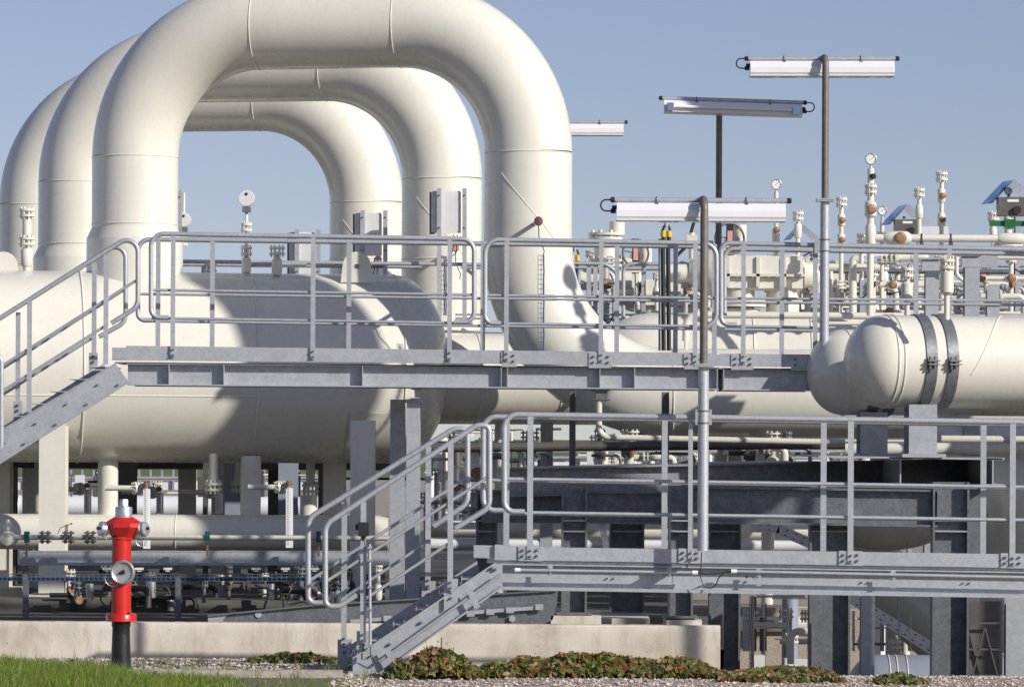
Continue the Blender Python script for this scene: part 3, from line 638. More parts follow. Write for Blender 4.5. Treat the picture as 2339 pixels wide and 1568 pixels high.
stub(62,618,478,41.9,'tall flanged cream vent stub on the tank, far left beside the loop legs',[('f',486,.085),('f',551,.085),('b',588,44,.065),('b',520,60,.05)],.042,'vent stub',group='flanged stubs on top of the big tank',name='vent_stub')
stub(563,628,490,41.7,'tall flanged stub carrying a round grey instrument, on top of the big tank',[('d',453,19),('f',519,.062),('f',573,.062),('b',606,40,.05)],.018,'instrument stub',group='flanged stubs on top of the big tank',name='instrument_stub')
stub(633,628,575,41.7,'short flanged stub on the big tank right of the round grey instrument',[('f',573,.085),('b',608,36,.055)],.038,'vent stub',group='flanged stubs on top of the big tank',name='vent_stub')
stub(480,628,600,43.6,'small flanged stub half hidden behind the tank crown',[('f',612,.075)],.04,'vent stub',group='flanged stubs on top of the big tank',name='vent_stub')
stub(420,560,440,45.6,'grey instrument peeking out behind the near loop left leg',[('d',502,17),('f',552,.05)],.016,'instrument stub',group='flanged stubs on top of the big tank',name='instrument_stub')
# ------------------------------------------------------------------ second tank to the right
T=thing('storage_tank','second cream tank lying beneath the valve assemblies behind the middle of the railing','tank',at(1650,1000,43))
D2=42.6; zc=at(1650,845,D2).z; r2=130*s(D2)
m=MB(); capsule(m,V((at(1500,0,D2).x,D2,zc)),V((at(2600,0,D2).x,D2,zc)),r2,.75,64,True,True); part(T,'shell',m,M['cream'])
for u in (1565,1720,1850): mm=MB(); mm.ring(V((at(u,0,D2).x,D2,zc)),X,r2+.001,.009,56,6); part(T,'weld_seam',mm,M['weld'])
for u in (1150,1445,1760,1980): m=MB(); m.tube([V((at(u,0,D2).x,D2,zc-.2)),V((at(u,0,D2).x,D2,0))],.07,20); part(T,'support_leg',m,M['cream'])
# slim overhead drain line
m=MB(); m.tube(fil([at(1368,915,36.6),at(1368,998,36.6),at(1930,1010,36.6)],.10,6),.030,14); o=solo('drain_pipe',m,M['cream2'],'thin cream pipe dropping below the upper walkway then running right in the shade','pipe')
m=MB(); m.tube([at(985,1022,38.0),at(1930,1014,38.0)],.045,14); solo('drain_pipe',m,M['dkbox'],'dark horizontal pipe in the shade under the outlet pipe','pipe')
# curved small pipe over tank 2
m=MB(); m.tube(fil([at(1566,778,41.2),at(1567,718,41.2),at(2100,722,41.2)],.22,8),.036,16); solo('branch_pipe',m,M['cream'],'cream pipe bending out of the second tank and running right behind the railing','pipe')
m=MB(); m.tube([at(1880,738,41.6),at(2420,742,41.6)],.02,10); solo('branch_pipe',m,M['cream'],'thin cream line touching the top edge of the capped pipes on the right','pipe')
m=MB(); m.tube([at(1950,712,44),at(2420,716,44)],.02,10); solo('branch_pipe',m,M['cream'],'thin cream line a little above the capped pipes, behind the strap risers','pipe')
# ------------------------------------------------------------------ capped pipes right
def capped(u0,vc,rpx,D,label,straps,sup,seams,spiral=None,u1=2700):
    c=at(u0,vc,D); r=rpx*s(D); T=thing('capped_pipe',label,'pipeline',at(u0+200,vc+rpx,D),'dome-ended cream pipes')
    E=V((cos(radians(13)),sin(radians(13)),0)); Nn=V((E.y,-E.x,0)); head=r*.82; a=c+E*head; b=c+E*9; m=MB(); capsule(m,a,b,r,head,64,True,False); part(T,'shell',m,M['cream'])
    AX=lambda u: ax_at(u,c,E)
    for u in seams: mm=MB(); mm.ring(AX(u),E,r+.001,.008,56,6); part(T,'weld_seam',mm,M['weld'])
    for u in straps:
        p=AX(u-8); mm=MB(); mm.lathe(p-E*.048,E,[(r+.001,0),(r+.012,0),(r+.012,.096),(r+.001,.096)],64); st=part(T,'strap',mm,M['galvd'])
        q=p+Nn*(r+.035); mm=MB(); mm.obox(q,E*.05,Nn*.03,Z*.006); mm.obox(q-Z*.03,E*.05,Nn*.03,Z*.006); mm.cyl(q+V((.01,-.01,-.07)),q+V((.01,-.01,.035)),.010,8); mm.cyl(q+V((-.03,-.01,-.07)),q+V((-.03,-.01,.035)),.010,8); part(st,'strap_bolt',mm,M['galvd'])
    x0=at(sup[0],0,D).x; x1=at(sup[1],0,D).x; zt=c.z-r*.93; zb=at(sup[1],sup[2],D-r*.5).z; D+=.1; mm=MB(); mm.box((x0,D-r*.55,zb),(x1,D-r*.55+.014,zt)); mm.box((x0,D+r*.5,zb),(x1,D+r*.5+.014,zt)); mm.box(((x0+x1)/2-.007,D-r*.55+.015,zb),((x0+x1)/2+.007,D+r*.5-.001,zt)); sp=part(T,'saddle',mm,M['galv'])
    mm=MB(); mm.box((x0-.06,D-r*.7,zb-.03),(x1+.07,D+r*.7,zb-.001)); part(sp,'base_plate',mm,M['galv'])
    if spiral:
        n=16; mm=MB(); mm.tube([AX(spiral)-E*.42*i/n+(Z*cos(t)+Nn*sin(t))*(r+.001) for i in range(n+1) for t in [radians(-5+112*i/n)]],.006,6,False); part(T,'spiral_seam',mm,M['weld'])
    return T
capped(1933,824,106,33.5,'nearer and larger dome-ended cream pipe with two dark steel straps at the right edge',(2102,2150),(2078,2142,1036),(2020,2034),2290)
capped(1848,849,98,34.55,'second dome-ended cream pipe half hidden behind the nearer strapped one',(1985,2022),(1968,2030,1036),(1925,),None,2600)
# ------------------------------------------------------------------ steel support frame right
T=thing('steel_frame','dark galvanised beam frame carrying the capped pipes above the lower railing','frame',at(1700,1410,32.5))
def fb(u0,v0,u1,v1,D,h,b=.2,mat='galvd',name='beam',Db=None):
    D+=1.8; Db=(Db+1.8) if Db else D; h*=1.05; m=MB(); m.ibeam(at(u0,v0,D),at(u1,v1,Db),h,b,.012,.018); return part(T,name,m,M[mat])
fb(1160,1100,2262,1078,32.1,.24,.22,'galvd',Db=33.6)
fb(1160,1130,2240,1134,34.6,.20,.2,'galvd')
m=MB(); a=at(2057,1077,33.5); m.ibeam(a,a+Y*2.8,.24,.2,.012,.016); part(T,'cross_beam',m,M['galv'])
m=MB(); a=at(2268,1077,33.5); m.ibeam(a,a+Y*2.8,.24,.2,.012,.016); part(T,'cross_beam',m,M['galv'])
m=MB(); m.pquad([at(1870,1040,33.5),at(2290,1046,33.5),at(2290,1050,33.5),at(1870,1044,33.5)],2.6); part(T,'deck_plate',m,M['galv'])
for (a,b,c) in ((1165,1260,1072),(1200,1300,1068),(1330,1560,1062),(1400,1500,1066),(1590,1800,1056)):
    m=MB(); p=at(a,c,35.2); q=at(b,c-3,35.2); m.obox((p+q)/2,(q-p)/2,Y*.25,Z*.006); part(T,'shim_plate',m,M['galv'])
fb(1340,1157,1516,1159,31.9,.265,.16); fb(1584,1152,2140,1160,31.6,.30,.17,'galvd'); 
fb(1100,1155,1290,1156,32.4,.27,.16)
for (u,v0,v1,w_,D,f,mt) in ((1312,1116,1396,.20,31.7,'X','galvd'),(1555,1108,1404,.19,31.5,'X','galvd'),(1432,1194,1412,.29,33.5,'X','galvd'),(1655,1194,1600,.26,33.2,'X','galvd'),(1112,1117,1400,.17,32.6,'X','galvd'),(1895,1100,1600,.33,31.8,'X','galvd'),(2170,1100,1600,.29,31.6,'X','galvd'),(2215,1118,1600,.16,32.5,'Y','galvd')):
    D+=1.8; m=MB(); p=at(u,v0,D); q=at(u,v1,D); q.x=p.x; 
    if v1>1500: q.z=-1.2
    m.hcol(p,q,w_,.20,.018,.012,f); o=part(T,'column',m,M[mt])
    for v in (1188,1212): 
        c=at(u,v,D); mm=MB(); mm.obox(V((p.x,D-.054,c.z)),X*(w_/2-.01),Y*.045,Z*.006); part(o,'stiffener',mm,M['galv'])
    if v1<1500:
        mm=MB(); mm.box((p.x-w_/2-.05,D-.15,q.z-.02),(p.x+w_/2+.05,D+.15,q.z)); part(o,'base_plate',mm,M['galvd']); 
for (u0,u1,v0,D) in ((1258,1372,1400,31.7),(1520,1600,1410,31.5)):
    D+=1.85; m=MB(); p=at(u0,v0+2,D); q=at(u1,v0+2,D); m.box((p.x,D-.25,0),(q.x,D+.5,p.z)); solo('footing',m,M['conc'],'concrete footing block under the '+('left' if u0<1300 else 'right')+' of two steel columns behind the wall','footing')
m=MB(); m.box((at(1100,0,33).x,33.9,0),(at(1500,0,33).x,35,.24)); solo('footing',m,M['conc'],'long low concrete footing in shade behind the wall','footing')
# gusset + diagonal under frame
m=MB(); m.bar(at(1375,1196,33.4),at(1392,1290,33.4),.05,.05); part(T,'brace',m,M['galvd'])
m=MB(); m.pbox(2214,2290,1372,1568,32.3,.02)
for v in (1420,1480,1540): m.pbox(2214,2290,v,v+4,32.2,.02)
m.bar(at(2250,1430,32.2),at(2222,1540,32.2),.01,.02,Y); m.bar(at(2250,1430,32.2),at(2278,1540,32.2),.01,.02,Y); part(T,'lattice_panel',m,M['dkbox'])
# perforated tray stair
def perf(pa,pb,D,wpx,label):
    a=at(*pa,D); b=at(*pb,D); m=MB(); m.bar(a,b,.02,wpx*s(D),Z); t=thing('stair_stringer',label,'stringer',b,'perforated diagonal channels'); part(t,'channel',m,M['silver'])
    n=int((b-a).length/.09); mm=MB(); d=(b-a).normalized(); up=d.cross(Y).normalized()
    for i in range(1,n):
        for sg in (-1,1): mm.obox(a+d*i*.09+up*sg*wpx*s(D)*.25-Y*.0105,d*.014,Y*.002,up*.005)
    part(t,'slot_row',mm,M['dkbox'])
perf((1714,1203),(1780,1204),38,24,'perforated channel level section seen under the frame right of the cables')
perf((1776,1207),(1900,1262),38,24,'perforated diagonal channel above the lower walkway deck')
perf((1925,1352),(2160,1500),38,26,'perforated diagonal channel sloping down between the right-hand columns')
# low metal trough behind wall
T=thing('trough','long galvanised trough lying behind the low concrete wall','trough',at(900,1415,31.4))
D=33.3
m=MB(); m.pquad([at(475,1405,D),at(720,1381,D),at(1180,1352,D),at(1275,1346,D),at(1272,1380,D),at(1262,1415,D),at(1240,1424,D),at(475,1424,D)],.01)
m.bar(at(475,1405,D)-Y*.01,at(720,1381,D)-Y*.01,.05,.012); m.bar(at(722,1381,D)-Y*.01,at(1273,1347,D)-Y*.01,.05,.012); part(T,'side_plate',m,M['galvd'])
m=MB(); m.pquad([at(475,1405,D-.012),at(525,1400,D-.012),at(510,1412,D-.012),at(510,1424,D-.012),at(475,1424,D-.012)],.01); part(T,'end_plate',m,M['galv'])
m=MB(); m.bar(at(800,1418,D-.03),at(1240,1386,D-.03),.02,.03); part(T,'hinge_strip',m,M['galv'])
for u,v in ((985,1403),(1075,1400),(1120,1396),(1165,1392),(1232,1385),(885,1411)):
    m=MB(); m.pbox(u-9,u+9,v-6,v+7,D-.055,.02); part(T,'hinge',m,M['galv'])
m=MB(); m.cyl(at(590,1402,D-.002),at(590,1402,D-.01),.028,16); part(T,'plug',m,M['galv'])
m=MB(); m.cyl(at(1170,1412,D-.002),at(1170,1412,D-.03),.03,6); part(T,'bolt',m,M['galv'])
# ------------------------------------------------------------------ LAMPS
def lamp(u0,u1,vt,D,label,facing=1,polev=None,upole=None,flange=None,parts=True,hpx=44,slope=.012,cable='L'):
    sc_=s(D); L=(u1-u0); uc=(u0+u1)/2; c=at(uc,vt,D); ex=(at(u1,vt+L*slope,D)-at(u0,vt,D)); ex.normalize()
    base=at(upole or uc,1250,D); T=thing('floodlight',label,'outdoor lamp',base,'strip lamps on bent poles')
    a=at(u0,vt,D); b=a+ex*L*sc_
    m=MB(); m.cyl(a,b,.019,12); tb=part(T,'mounting_tube',m,M['tube'])
    for p,sg in ((a,-1),(b,1)): mm=MB(); mm.lathe(p,ex*sg,[(.021,-.02),(.021,.006),(.012,.014)],12); part(tb,'end_cap',mm,M['black'])
    k=hpx/44*.148/.148
    H=.158*k; # housing profile (depth y, z) front toward camera
    if facing==1: prof=[(-.035,-.026),(.10,-.026),(.13,-.10),(.09,-H),(-.080,-H),(-.102,-H+.028),(-.100,-.085),(-.066,-.048),(-.05,-.026)]
    else: prof=[(-.05,-.022),(.06,-.022),(.06,-.10),(.03,-.135),(-.02,-H*.95),(-.085,-.135),(-.065,-.05)]
    A=a+ex*.035; B=b-ex*.035; n=len(prof); m=MB(); vs=[A+V((0,y,z)) for y,z in prof]+[B+V((0,y,z)) for y,z in prof]
    m.add(vs,[tuple(range(n)),tuple(range(2*n-1,n-1,-1))]+[(i,(i+1)%n,(i+1)%n+n,i+n) for i in range(n)]); hs=part(T,'housing',m,M['white'],None,12)
    if facing==1:
        m=MB(); m.obox((A+B)/2+V((0,.0,-H-.004)),(B-A)/2-ex*.02,Y*.07,Z*.0035); part(hs,'cover_glass',m,M['glass'])
        m=MB(); m.obox((A+B)/2+V((0,-.01,-H+.002)),(B-A)/2+ex*.002,Y*.092,Z*.005); part(hs,'rim',m,M['greyplate'])
    else:
        m=MB(); m.add([A+ex*.03+V((0,-.071,-.048)),B-ex*.03+V((0,-.071,-.048)),B-ex*.03+V((0,-.092,-.132)),A+ex*.03+V((0,-.092,-.132))],[(0,3,2,1)]); part(hs,'reflector',m,M['dial'])
        m=MB(); m.cyl(A+ex*.1+V((0,-.115,-.085)),B-ex*.1+V((0,-.115,-.085)),.016,12); part(hs,'light_tube',m,M['dial'])
        for e,sg in ((A,1),(B,-1)): m=MB(); m.pquad([e+ex*sg*.03+V((0,-.13,-.05)),e+ex*sg*.09+V((0,-.13,-.05)),e+ex*sg*.09+V((0,-.14,-.125)),e+ex*sg*.03+V((0,-.14,-.125))],.04); part(hs,'tube_holder',m,M['sheet'])
    for f in (.25,.755):
        p=a+ex*L*sc_*f; m=MB(); m.ring(p,ex,.024,.004,14,6); m.obox(p+V((0,-.045,-.04)),ex*.012,Y*.012,Z*.022); m.obox(p+V((0,-.03,-.062)),ex*.018,Y*.03,Z*.005); part(T,'clip',m,M['dkbox'])
    e,sg=((a,-1) if cable=='L' else (b,1)); q=e+V((0,0,-.075))
    m=MB(); m.tube(fil([e,e+V((sg*.085,0,-.0)),e+V((sg*.085,0,-.085)),q+V((0,0,-.01))],.045,5),.006,6); m.cyl(q+V((sg*.01,0,-.01)),q+V((-sg*.03,0,-.01)),.018,10); m.cyl(q+V((sg*.0,0,.018)),q+V((-sg*.035,0,.018)),.014,10); part(T,'cable',m,M['black'])
    if upole:
        v0,vf,v1=polev; pz=at(upole,vf,D-.2); px=at(upole,vt+L*.5*slope,D-.2).x; 
        dp=-.17 if facing==1 else .20
        y=D+dp; top=c+V((px-c.x,0,0)); top.z=a.z+(ex.z*(px-a.x)); pf=V((px,y,pz.z)); 
        P=fil([top+V((-.012,.02*-dp/abs(dp),0)),V((px-.0,y,top.z+.0)),pf],.14,10) if facing==1 else [V((px,y,top.z)),pf]
        m=MB(); m.tube(P,.030,18); part(T,'pole',m,M['brown'])
        if v1:
            m=MB(); zb=at(upole,v1,y).z; m.cyl(pf,V((px,y,zb)),.0405,20); part(T,'pole_base',m,M['tube'])
            m=MB(); m.obox(pf,X*.075,Y*.075,Z*.006); m.obox(pf-Z*.014,X*.075,Y*.075,Z*.005); part(T,'joint_flange',m,M['galv'])
    return T,(px if upole else None),(y if upole else None)
T,px,py=lamp(1398,1804,456,29.75,'nearest white strip lamp on a thick bent pole clamped to the lower walkway',1,(456,832,1257),1609.5,slope=.006)
m=MB(); c=at(1607,952,LN-.06); m.obox(c+X*.0,X*.062,Y*.006,Z*.058); o=part(T,'clamp_plate',m,M['galv'])
for dz in (.045,-.045): m=MB(); m.ring(V((px,py,c.z+dz)),Z,.045,.005,20,6); part(o,'u_bolt',m,M['rust'])
m=MB(); m.obox(V((px-.01,py,at(1608,1258,py).z)),X*.08,Y*.055,Z*.005); part(T,'foot_plate',m,M['galv'])
T,px,py=lamp(1704,2051,134,34.65,'highest white strip lamp on a bent pole at upper right',1,(134,455,842),1886.5,slope=0.0,hpx=44)
m=MB(); c=at(1876,562,UN-.06); m.obox(c,X*.06,Y*.006,Z*.065); o=part(T,'clamp_plate',m,M['galv'])
for dz in (.05,-.05): m=MB(); m.ring(V((px,py,c.z+dz)),Z,.046,.005,20,6); part(o,'u_bolt',m,M['rust'])
lamp(1508,1840,224,37.6,'strip lamp facing the viewer with its tube visible, on a straight dark pole',-1,(224,700,None),1648,slope=.032,cable='R')
lamp(1180,1431,278,46.6,'white strip lamp partly hidden behind the near pipe loop',1,(278,640,800),1262,slope=.004)
# ------------------------------------------------------------------ small grey enclosures by the loops
def cabinet(u0,u1,v0,v1,D,label,ubot):
    T=thing('enclosure',label,'enclosure',at((u0+u1)/2,ubot,D),'grey enclosures beside the pipe loops')
    m=MB(); m.pbox(u0+22,u1-16,v0+6,v1-8,D,.02); m.pbox(u0+2,u0+22,v0+8,v1-8,D-.0,.16) if 0 else m.pbox(u0+4,u1-18,v0+4,v1-10,D+.021,.18); part(T,'box',m,M['greyplate'])
    m=MB(); m.pbox(u0,u0+12,v0+6,v1-6,D+.10,.10); part(T,'door_edge',m,M['dkbox'])
    for u in (u0+22,u1-8):
        m=MB(); m.pbox(u-5,u+5,v0-2,ubot,D-.035,.03); r_=part(T,'rail_upright',m,M['galv']); bolts(r_,D-.037,[(u,v0+14),(u,v1-20)],.9)
    for v in (v1+14,v1+60): m=MB(); m.pbox(u0+17,u1-3,v,v+5,D+.01,.03); part(T,'brace',m,M['galvd'])
    m=MB(); x=at(u1-35,0,D).x; p=at(u1-33,v1-4,D+.05)
    m.tube([p,p+V((.01,0,-.1)),p+V((-.03,0,-.25)),p+V((-.02,0,-.8))],.006,6); m.tube([p+V((.04,0,0)),p+V((.03,0,-.2)),p+V((-.15,0,-.35)),p+V((-.16,0,-.9))],.006,6); part(T,'cable',m,M['blue'])
cabinet(981,1069,432,540,43.4,'tall grey enclosure on steel uprights beside the middle loop right leg',735)
cabinet(806,888,482,592,44.1,'medium grey enclosure on uprights left of the middle loop right leg',640)
cabinet(656,735,526,640,45.2,'lowest grey enclosure on uprights, behind the tank beside the far loop',650)
cabinet(370,418,436,545,45.2,'grey enclosure just showing past the near loop left leg',640)
# pink capped sampling knobs
def knob(u,v,D,label,tail=0):
    T=thing('sampling_nozzle',label,'nozzle',at(u,v,D),'pink capped nozzles on the loop legs')
    c=at(u,v,D); m=MB(); m.cyl(c+V((-.03,.42,0)),c+V((0,.03,0)),.022,12); part(T,'pipe',m,M['cream'])
    m=MB(); m.lathe(c+Y*.03,-Y,[(.045,0),(.047,.01),(.047,.055),(.040,.065)],18); part(T,'cap',m,M['pink'])
    m=MB(); m.tube([c+V((0,.0,-.04)),c+V((.005,0,-.16)),c+V((.06,.02,-.3)),c+V((.05,.02,-.35-tail))],.006,6); part(T,'cable',m,M['blue'])
knob(1230,505,39.95,'pink capped nozzle with a blue cable on the near loop right leg',.0); knob(1040,565,43.9,'pink capped nozzle behind the railing on the middle loop right leg'); knob(864,592,48.3,'pink capped nozzle on the far loop right leg above the lifting lug')
# cable ladders
def ladder(u0,u1,v0,v1,D,label,cab=('blue',),name='cable_ladder'):
    T=thing(name,label,'cable ladder',at((u0+u1)/2,v1,D),'vertical wire cable ladders'); m=MB(); n=int((v1-v0)/11)
    for k in range(n): m.cyl(at(u0,v0+k*11,D),at(u1,v0+k*11,D),.003,5)
    for f in (0,.5,1): m.cyl(at(u0+(u1-u0)*f,v0,D),at(u0+(u1-u0)*f,v1,D),.003,5)
    part(T,'wire_mesh',m,M['galvd'])
    for i,cn in enumerate(cab): m=MB(); uu=u1-2-i*4; m.tube([at(uu+(j%2)*1.5,v0+(v1-v0)*j/6,D-.02) for j in range(7)],.0085,6); part(T,'cable',m,M[cn])
ladder(1229,1243,583,802,40.1,'wire cable ladder with blue cable on the near loop right leg')
ladder(1008,1020,585,720,43.9,'wire cable ladder below the tall grey enclosure',('blue','black'))
ladder(1712,1722,1360,1568,33.6,'wire cable ladder with black cables between the dark columns at lower right',('black','black'))
def cablepole(u,v0,v1,D,label):
    T=thing('cable_pole',label,'cable pole',at(u,v1,D),'black cable bundles on poles'); m=MB()
    for d in (-8,4): m.tube([at(u+d+2,v0+22,D),at(u+d,v0+60,D),at(u+d+2,v1,D)],.021,8)
    part(T,'cable_bundle',m,M['black']); m=MB()
    for d in (-7,6): m.cyl(at(u+d,v0+12,D),at(u+d,v0+26,D),.026,10)
    part(T,'cable_gland',m,M['yellow']); m=MB(); m.tube(fil([at(u-9,v0+14,D),at(u-5,v0,D),at(u+6,v0,D),at(u+9,v0+14,D)],.04,5),.012,8); part(T,'cable_loop',m,M['black'])
    m=MB(); m.cyl(at(u-14,v0+30,D+.1),at(u-14,v1,D+.1),.018,10); m.cyl(at(u,v0-6,D),at(u,v0+4,D),.02,8); part(T,'pole',m,M['galv'])
cablepole(1522,515,800,37.2,'black cable bundle with yellow glands behind the middle of the upper railing')
cablepole(1313,570,700,44.5,'black cable bundle with yellow glands right beside the near loop right leg')
# ------------------------------------------------------------------ ball valves (actuated)
def bigvalve(u,v,D,k,label):
    "k metres per design unit; origin at valve centre"
    T=thing('actuated_valve',label,'valve',at(u,v+120*k,D),'large cream actuated valves'); c=at(u,v,D); q=lambda x,z,y=0: c+V((x*k*s(D),y,-z*k*s(D)))
    r_=lambda x: x*k*s(D)
    m=MB(); m.lathe(q(-95,0),X,[(r_(24),0),(r_(30),r_(10)),(r_(52),r_(42)),(r_(55),r_(55)),(r_(55),r_(62))],32); m.lathe(q(-30,0),X,[(r_(57),0),(r_(57),r_(9))],32); part(T,'bonnet',m,M['cream2'])
    m=MB(); m.cyl(q(-150,2),q(-95,2),r_(21),24); part(T,'inlet_stub',m,M['cream'])
    m=MB(); m.obox(q(75,-12),X*r_(88),Y*.24,Z*r_(24)); m.obox(q(75,25),X*r_(88),Y*.20,Z*r_(12)); m.pquad([q(-10,-36,-.1),q(150,-40,-.1),q(168,-28,-.1),q(168,-10,-.1),q(-10,-10,-.1)],.4); m.cyl(q(0,28,-.1),q(160,28,-.1),r_(14),18); part(T,'actuator_housing',m,M['cream'])
    m=MB(); m.obox(q(75,8),X*r_(92),Y*.27,Z*r_(3))
    for x in range(-5,160,18): m.cyl(q(x,4,-.255),q(x,13,-.255),r_(2.5),6)
    for x in (-8,60,120): m.obox(q(x,0,-.24),X*r_(4),Y*.03,Z*r_(34))
    part(T,'housing_rib',m,M['cream2'])
    m=MB()
    for z,rr in ((62,66),(72,66),(84,48),(98,52)): m.cyl(q(20,z),q(20,z+7),r_(rr),32)
    m.cyl(q(20,38),q(20,110),r_(36),24); part(T,'neck_flange',m,M['cream2'])
    m=MB()
    m.cyl(q(20,100),q(20,135),r_(30),20); m.cyl(q(120,30),q(120,130),r_(38),24); m.cyl(q(120,60),q(120,66),r_(46),24); part(T,'body',m,M['cream'])
    m=MB(); m.lathe(q(168,5),X,[(r_(30),0),(r_(28),r_(30)),(r_(20),r_(38))],20); part(T,'end_cover',m,M['cream'])
    m=MB(); m.cyl(q(-88,-30),q(-88,-90),r_(7),12); m.obox(q(-88,-75),X*r_(12),Y*.06,Z*r_(10)); m.obox(q(-30,-60),X*r_(26),Y*.07,Z*r_(3)); m.cyl(q(-30,-60),q(-30,-30),r_(10),12); part(T,'control_pipe',m,M['cream2'])
    return T
bigvalve(1668,622,42.6,1.0,'largest cream actuated valve, nearest the tall lamp pole'); bigvalve(1475,668,45.6,.80,'cream actuated valve in the middle behind the cable bundle'); bigvalve(1900,640,47,.6,'small cream actuated valve behind the tall lamp pole')
def handwheel(u,v,D,R,label,tilt=.35):
    T=thing('handwheel_valve',label,'valve',at(u,v+60,D),'valves with dark handwheels'); c=at(u,v,D); ax=V((tilt,-1,.05)).normalized(); m=MB(); m.ring(c,ax,R,.014,32,8); w_=part(T,'handwheel',m,M['dkbox'])
    m=MB(); e=ax.cross(Z).normalized(); up=e.cross(ax); 
    for a in (10,130,250): d=(e*cos(radians(a))+up*sin(radians(a)))*R; m.cyl(c,c+d,.008,6)
    part(w_,'spoke',m,M['dkbox']); m=MB(); m.obox(c+V((0,-.03,.0)),X*.028,Y*.02,Z*.085); part(T,'lever_lock',m,M['pink']); m=MB(); m.obox(c+V((-.0,-.01,.02)),X*.04,Y*.02,Z*.14); part(T,'lever',m,M['black'])
    m=MB(); m.cyl(c+V((.12,.18,-.12)),c+V((.12,.18,.16)),.075,20); m.cyl(c+V((-.1,.2,-.1)),c+V((.12,.2,-.1)),.05,16); m.lathe(c+V((-.22,.2,-.10)),X,[(.09,0),(.09,.05),(.06,.06),(.06,.2)],16); m.cyl(c+V((-.0,.2,-.25)),c+V((0,.2,.0)),.06,16); flangeset(m,c+V((0,.2,-.24)),.1,.04); part(T,'gearbox',m,M['cream'])
    return T
handwheel(1667,545,43.0,.17,'dark handwheel valve with a pink lever just right of the nearest lamp pole'); handwheel(1452,578,45.8,.16,'dark handwheel valve with a pink lever behind the upper railing middle')
def chunk(u,v,D,label):
    T=thing('flanged_valve',label,'valve',at(u,v+120,D)); c=at(u,v,D); m=MB(); flangeset(m,c,.20,.05,.03,24); part(T,'flange',m,M['cream2'])
    m=MB(); m.cyl(c-Z*.25,c-Z*.03,.13,20); m.cyl(c+V((.13,0,.02)),c+V((.13,0,.17)),.09,18); m.cyl(c+V((-.28,0,-.50)),c+V((.3,0,-.50)),.11,18); m.cyl(c-Z*.75,c-Z*.25,.07,16); part(T,'body',m,M['cream']); m=MB(); flangeset(m,c-Z*.30,.19,.06,.03,24); flangeset(m,c-Z*.55,.15,.05,.03,20); part(T,'flange',m,M['cream2'])
chunk(1383,540,44.8,'flanged cream valve just right of the near loop')
m=MB(); m.lathe(at(995+8+0,592,45),X,[(.001,0),(.13,.02),(.13,.1)],16) if 0 else None
chunk(1640,590,46.5,'flanged cream valve half hidden behind the nearest lamp pole')
# risers upper right
R1=[(1773,600,440,42.5,[('g',421,12),('c',525),('b',540,40)],'gauge on a cream riser showing above the nearest lamp head'),
 (1823,585,495,43,[('f',493),('b',527,36)],'short cream riser with a flange, right of the nearest lamp head'),
 (1922,640,462,42,[('f',461),('b',503,30),('c',503),('b',548,30),('c',548)],'cream riser with two brown caps just right of the tall lamp pole'),
 (1989,720,385,41,[('g',363,13),('k',403),('f',432,.066),('b',478,40),('c',478),('b',540,60,.055)],'tallest cream riser topped by a pressure gauge and a black knob'),
 (1968,640,542,43.5,[('f',545,.055)],'small flanged stub left of the gauge riser foot'),
 (2015,640,505,44,[('g',481,11),('f',541,.058)],'low riser with a white gauge under the left edge of a sky-tinted hood'),
 (2100,560,440,43,[('f',440,.062),('b',484,34),('b',545,22)],'cream riser between sky-tinted hood and tallest double capped riser'),
 (2151,560,403,42.5,[('f',403,.066),('b',447,34),('c',447),('b',502,34),('c',502)],'tall double capped riser with the highest flange at right'),
 (2269,600,495,43,[('f',494,.066),('b',534,34)],'flanged cream riser beside the green valve'),
 (2072,745,622,36,[('f',622,.062),('b',665,46,.055)],'short flanged riser on the capped pipe left of the straps'),
 (2163,730,605,33,[('f',603,.065),('b',644,62,.058)],'flanged riser with long body standing on the nearer capped pipe')]
for u,vb,vt,D,it,lab in R1: stub(u,vb,vt,D,lab,it, .036 if u==1989 else .024)
# horizontal process pipes
def hpipe(u0,u1,v,D,r,label,extra=(),mat='cream',seg=None):
    T=thing('process_pipe',label,'pipe',at(u0,v,D),'horizontal pipes of the valve rack'); m=MB(); m.tube([at(u0,v,D),at(u1,v+(u1-u0)*.006,D)],r,14); part(T,'pipe',m,M[mat])
    for it in extra:
        k,u=it[0],it[1]; c=at(u,v+(u-u0)*.006,D)
        if k=='b': m=MB(); w_=it[2]*s(D)/2; m.lathe(c-X*w_,X,[(r*1.1,0),(r*it[3],w_*.3),(r*it[3],w_*1.7),(r*1.1,w_*2)],18); part(T,'valve_body',m,M[mat])
        if k=='c': m=MB(); m.lathe(c-Y*r*1.1,V((.2,-1,0)),[(it[2]*.8,0),(it[2]*.8,.04),(it[2]*.65,.046),(it[2]*.3,.047)],18); part(T,'valve_cap',m,M['cap'])
        if k=='f': m=MB(); flangeset(m,c,it[2],.05,.02,18,X); part(T,'flange',m,M['cream2'])
        if k=='s': m=MB(); m.ring(c,X,r+.005,.008,12,6); m.obox(c-Z*r*1.4,X*.02,Y*.02,Z*.02); part(T,'pipe_clamp',m,M['dkbox'])
hpipe(1990,2420,543,41,.040,'upper cream pipe with the big brown capped valve',[('b',2050,62,1.8),('c',2055,.075),('s',2105),('s',2172),('b',2310,60,1.5)])
hpipe(1880,2010,610,42.5,.042,'cream pipe elbowing behind the tall riser')
hpipe(2010,2120,588,42.2,.040,'cream pipe with a flanged joint below the upper rail',[('f',2018,.09),('f',2040,.09),('b',2100,40,1.3)])
hpipe(2155,2420,585,42.8,.036,'cream pipe running to the right edge below the rail',[('s',2235),('s',2270),('b',2190,40,1.5)])
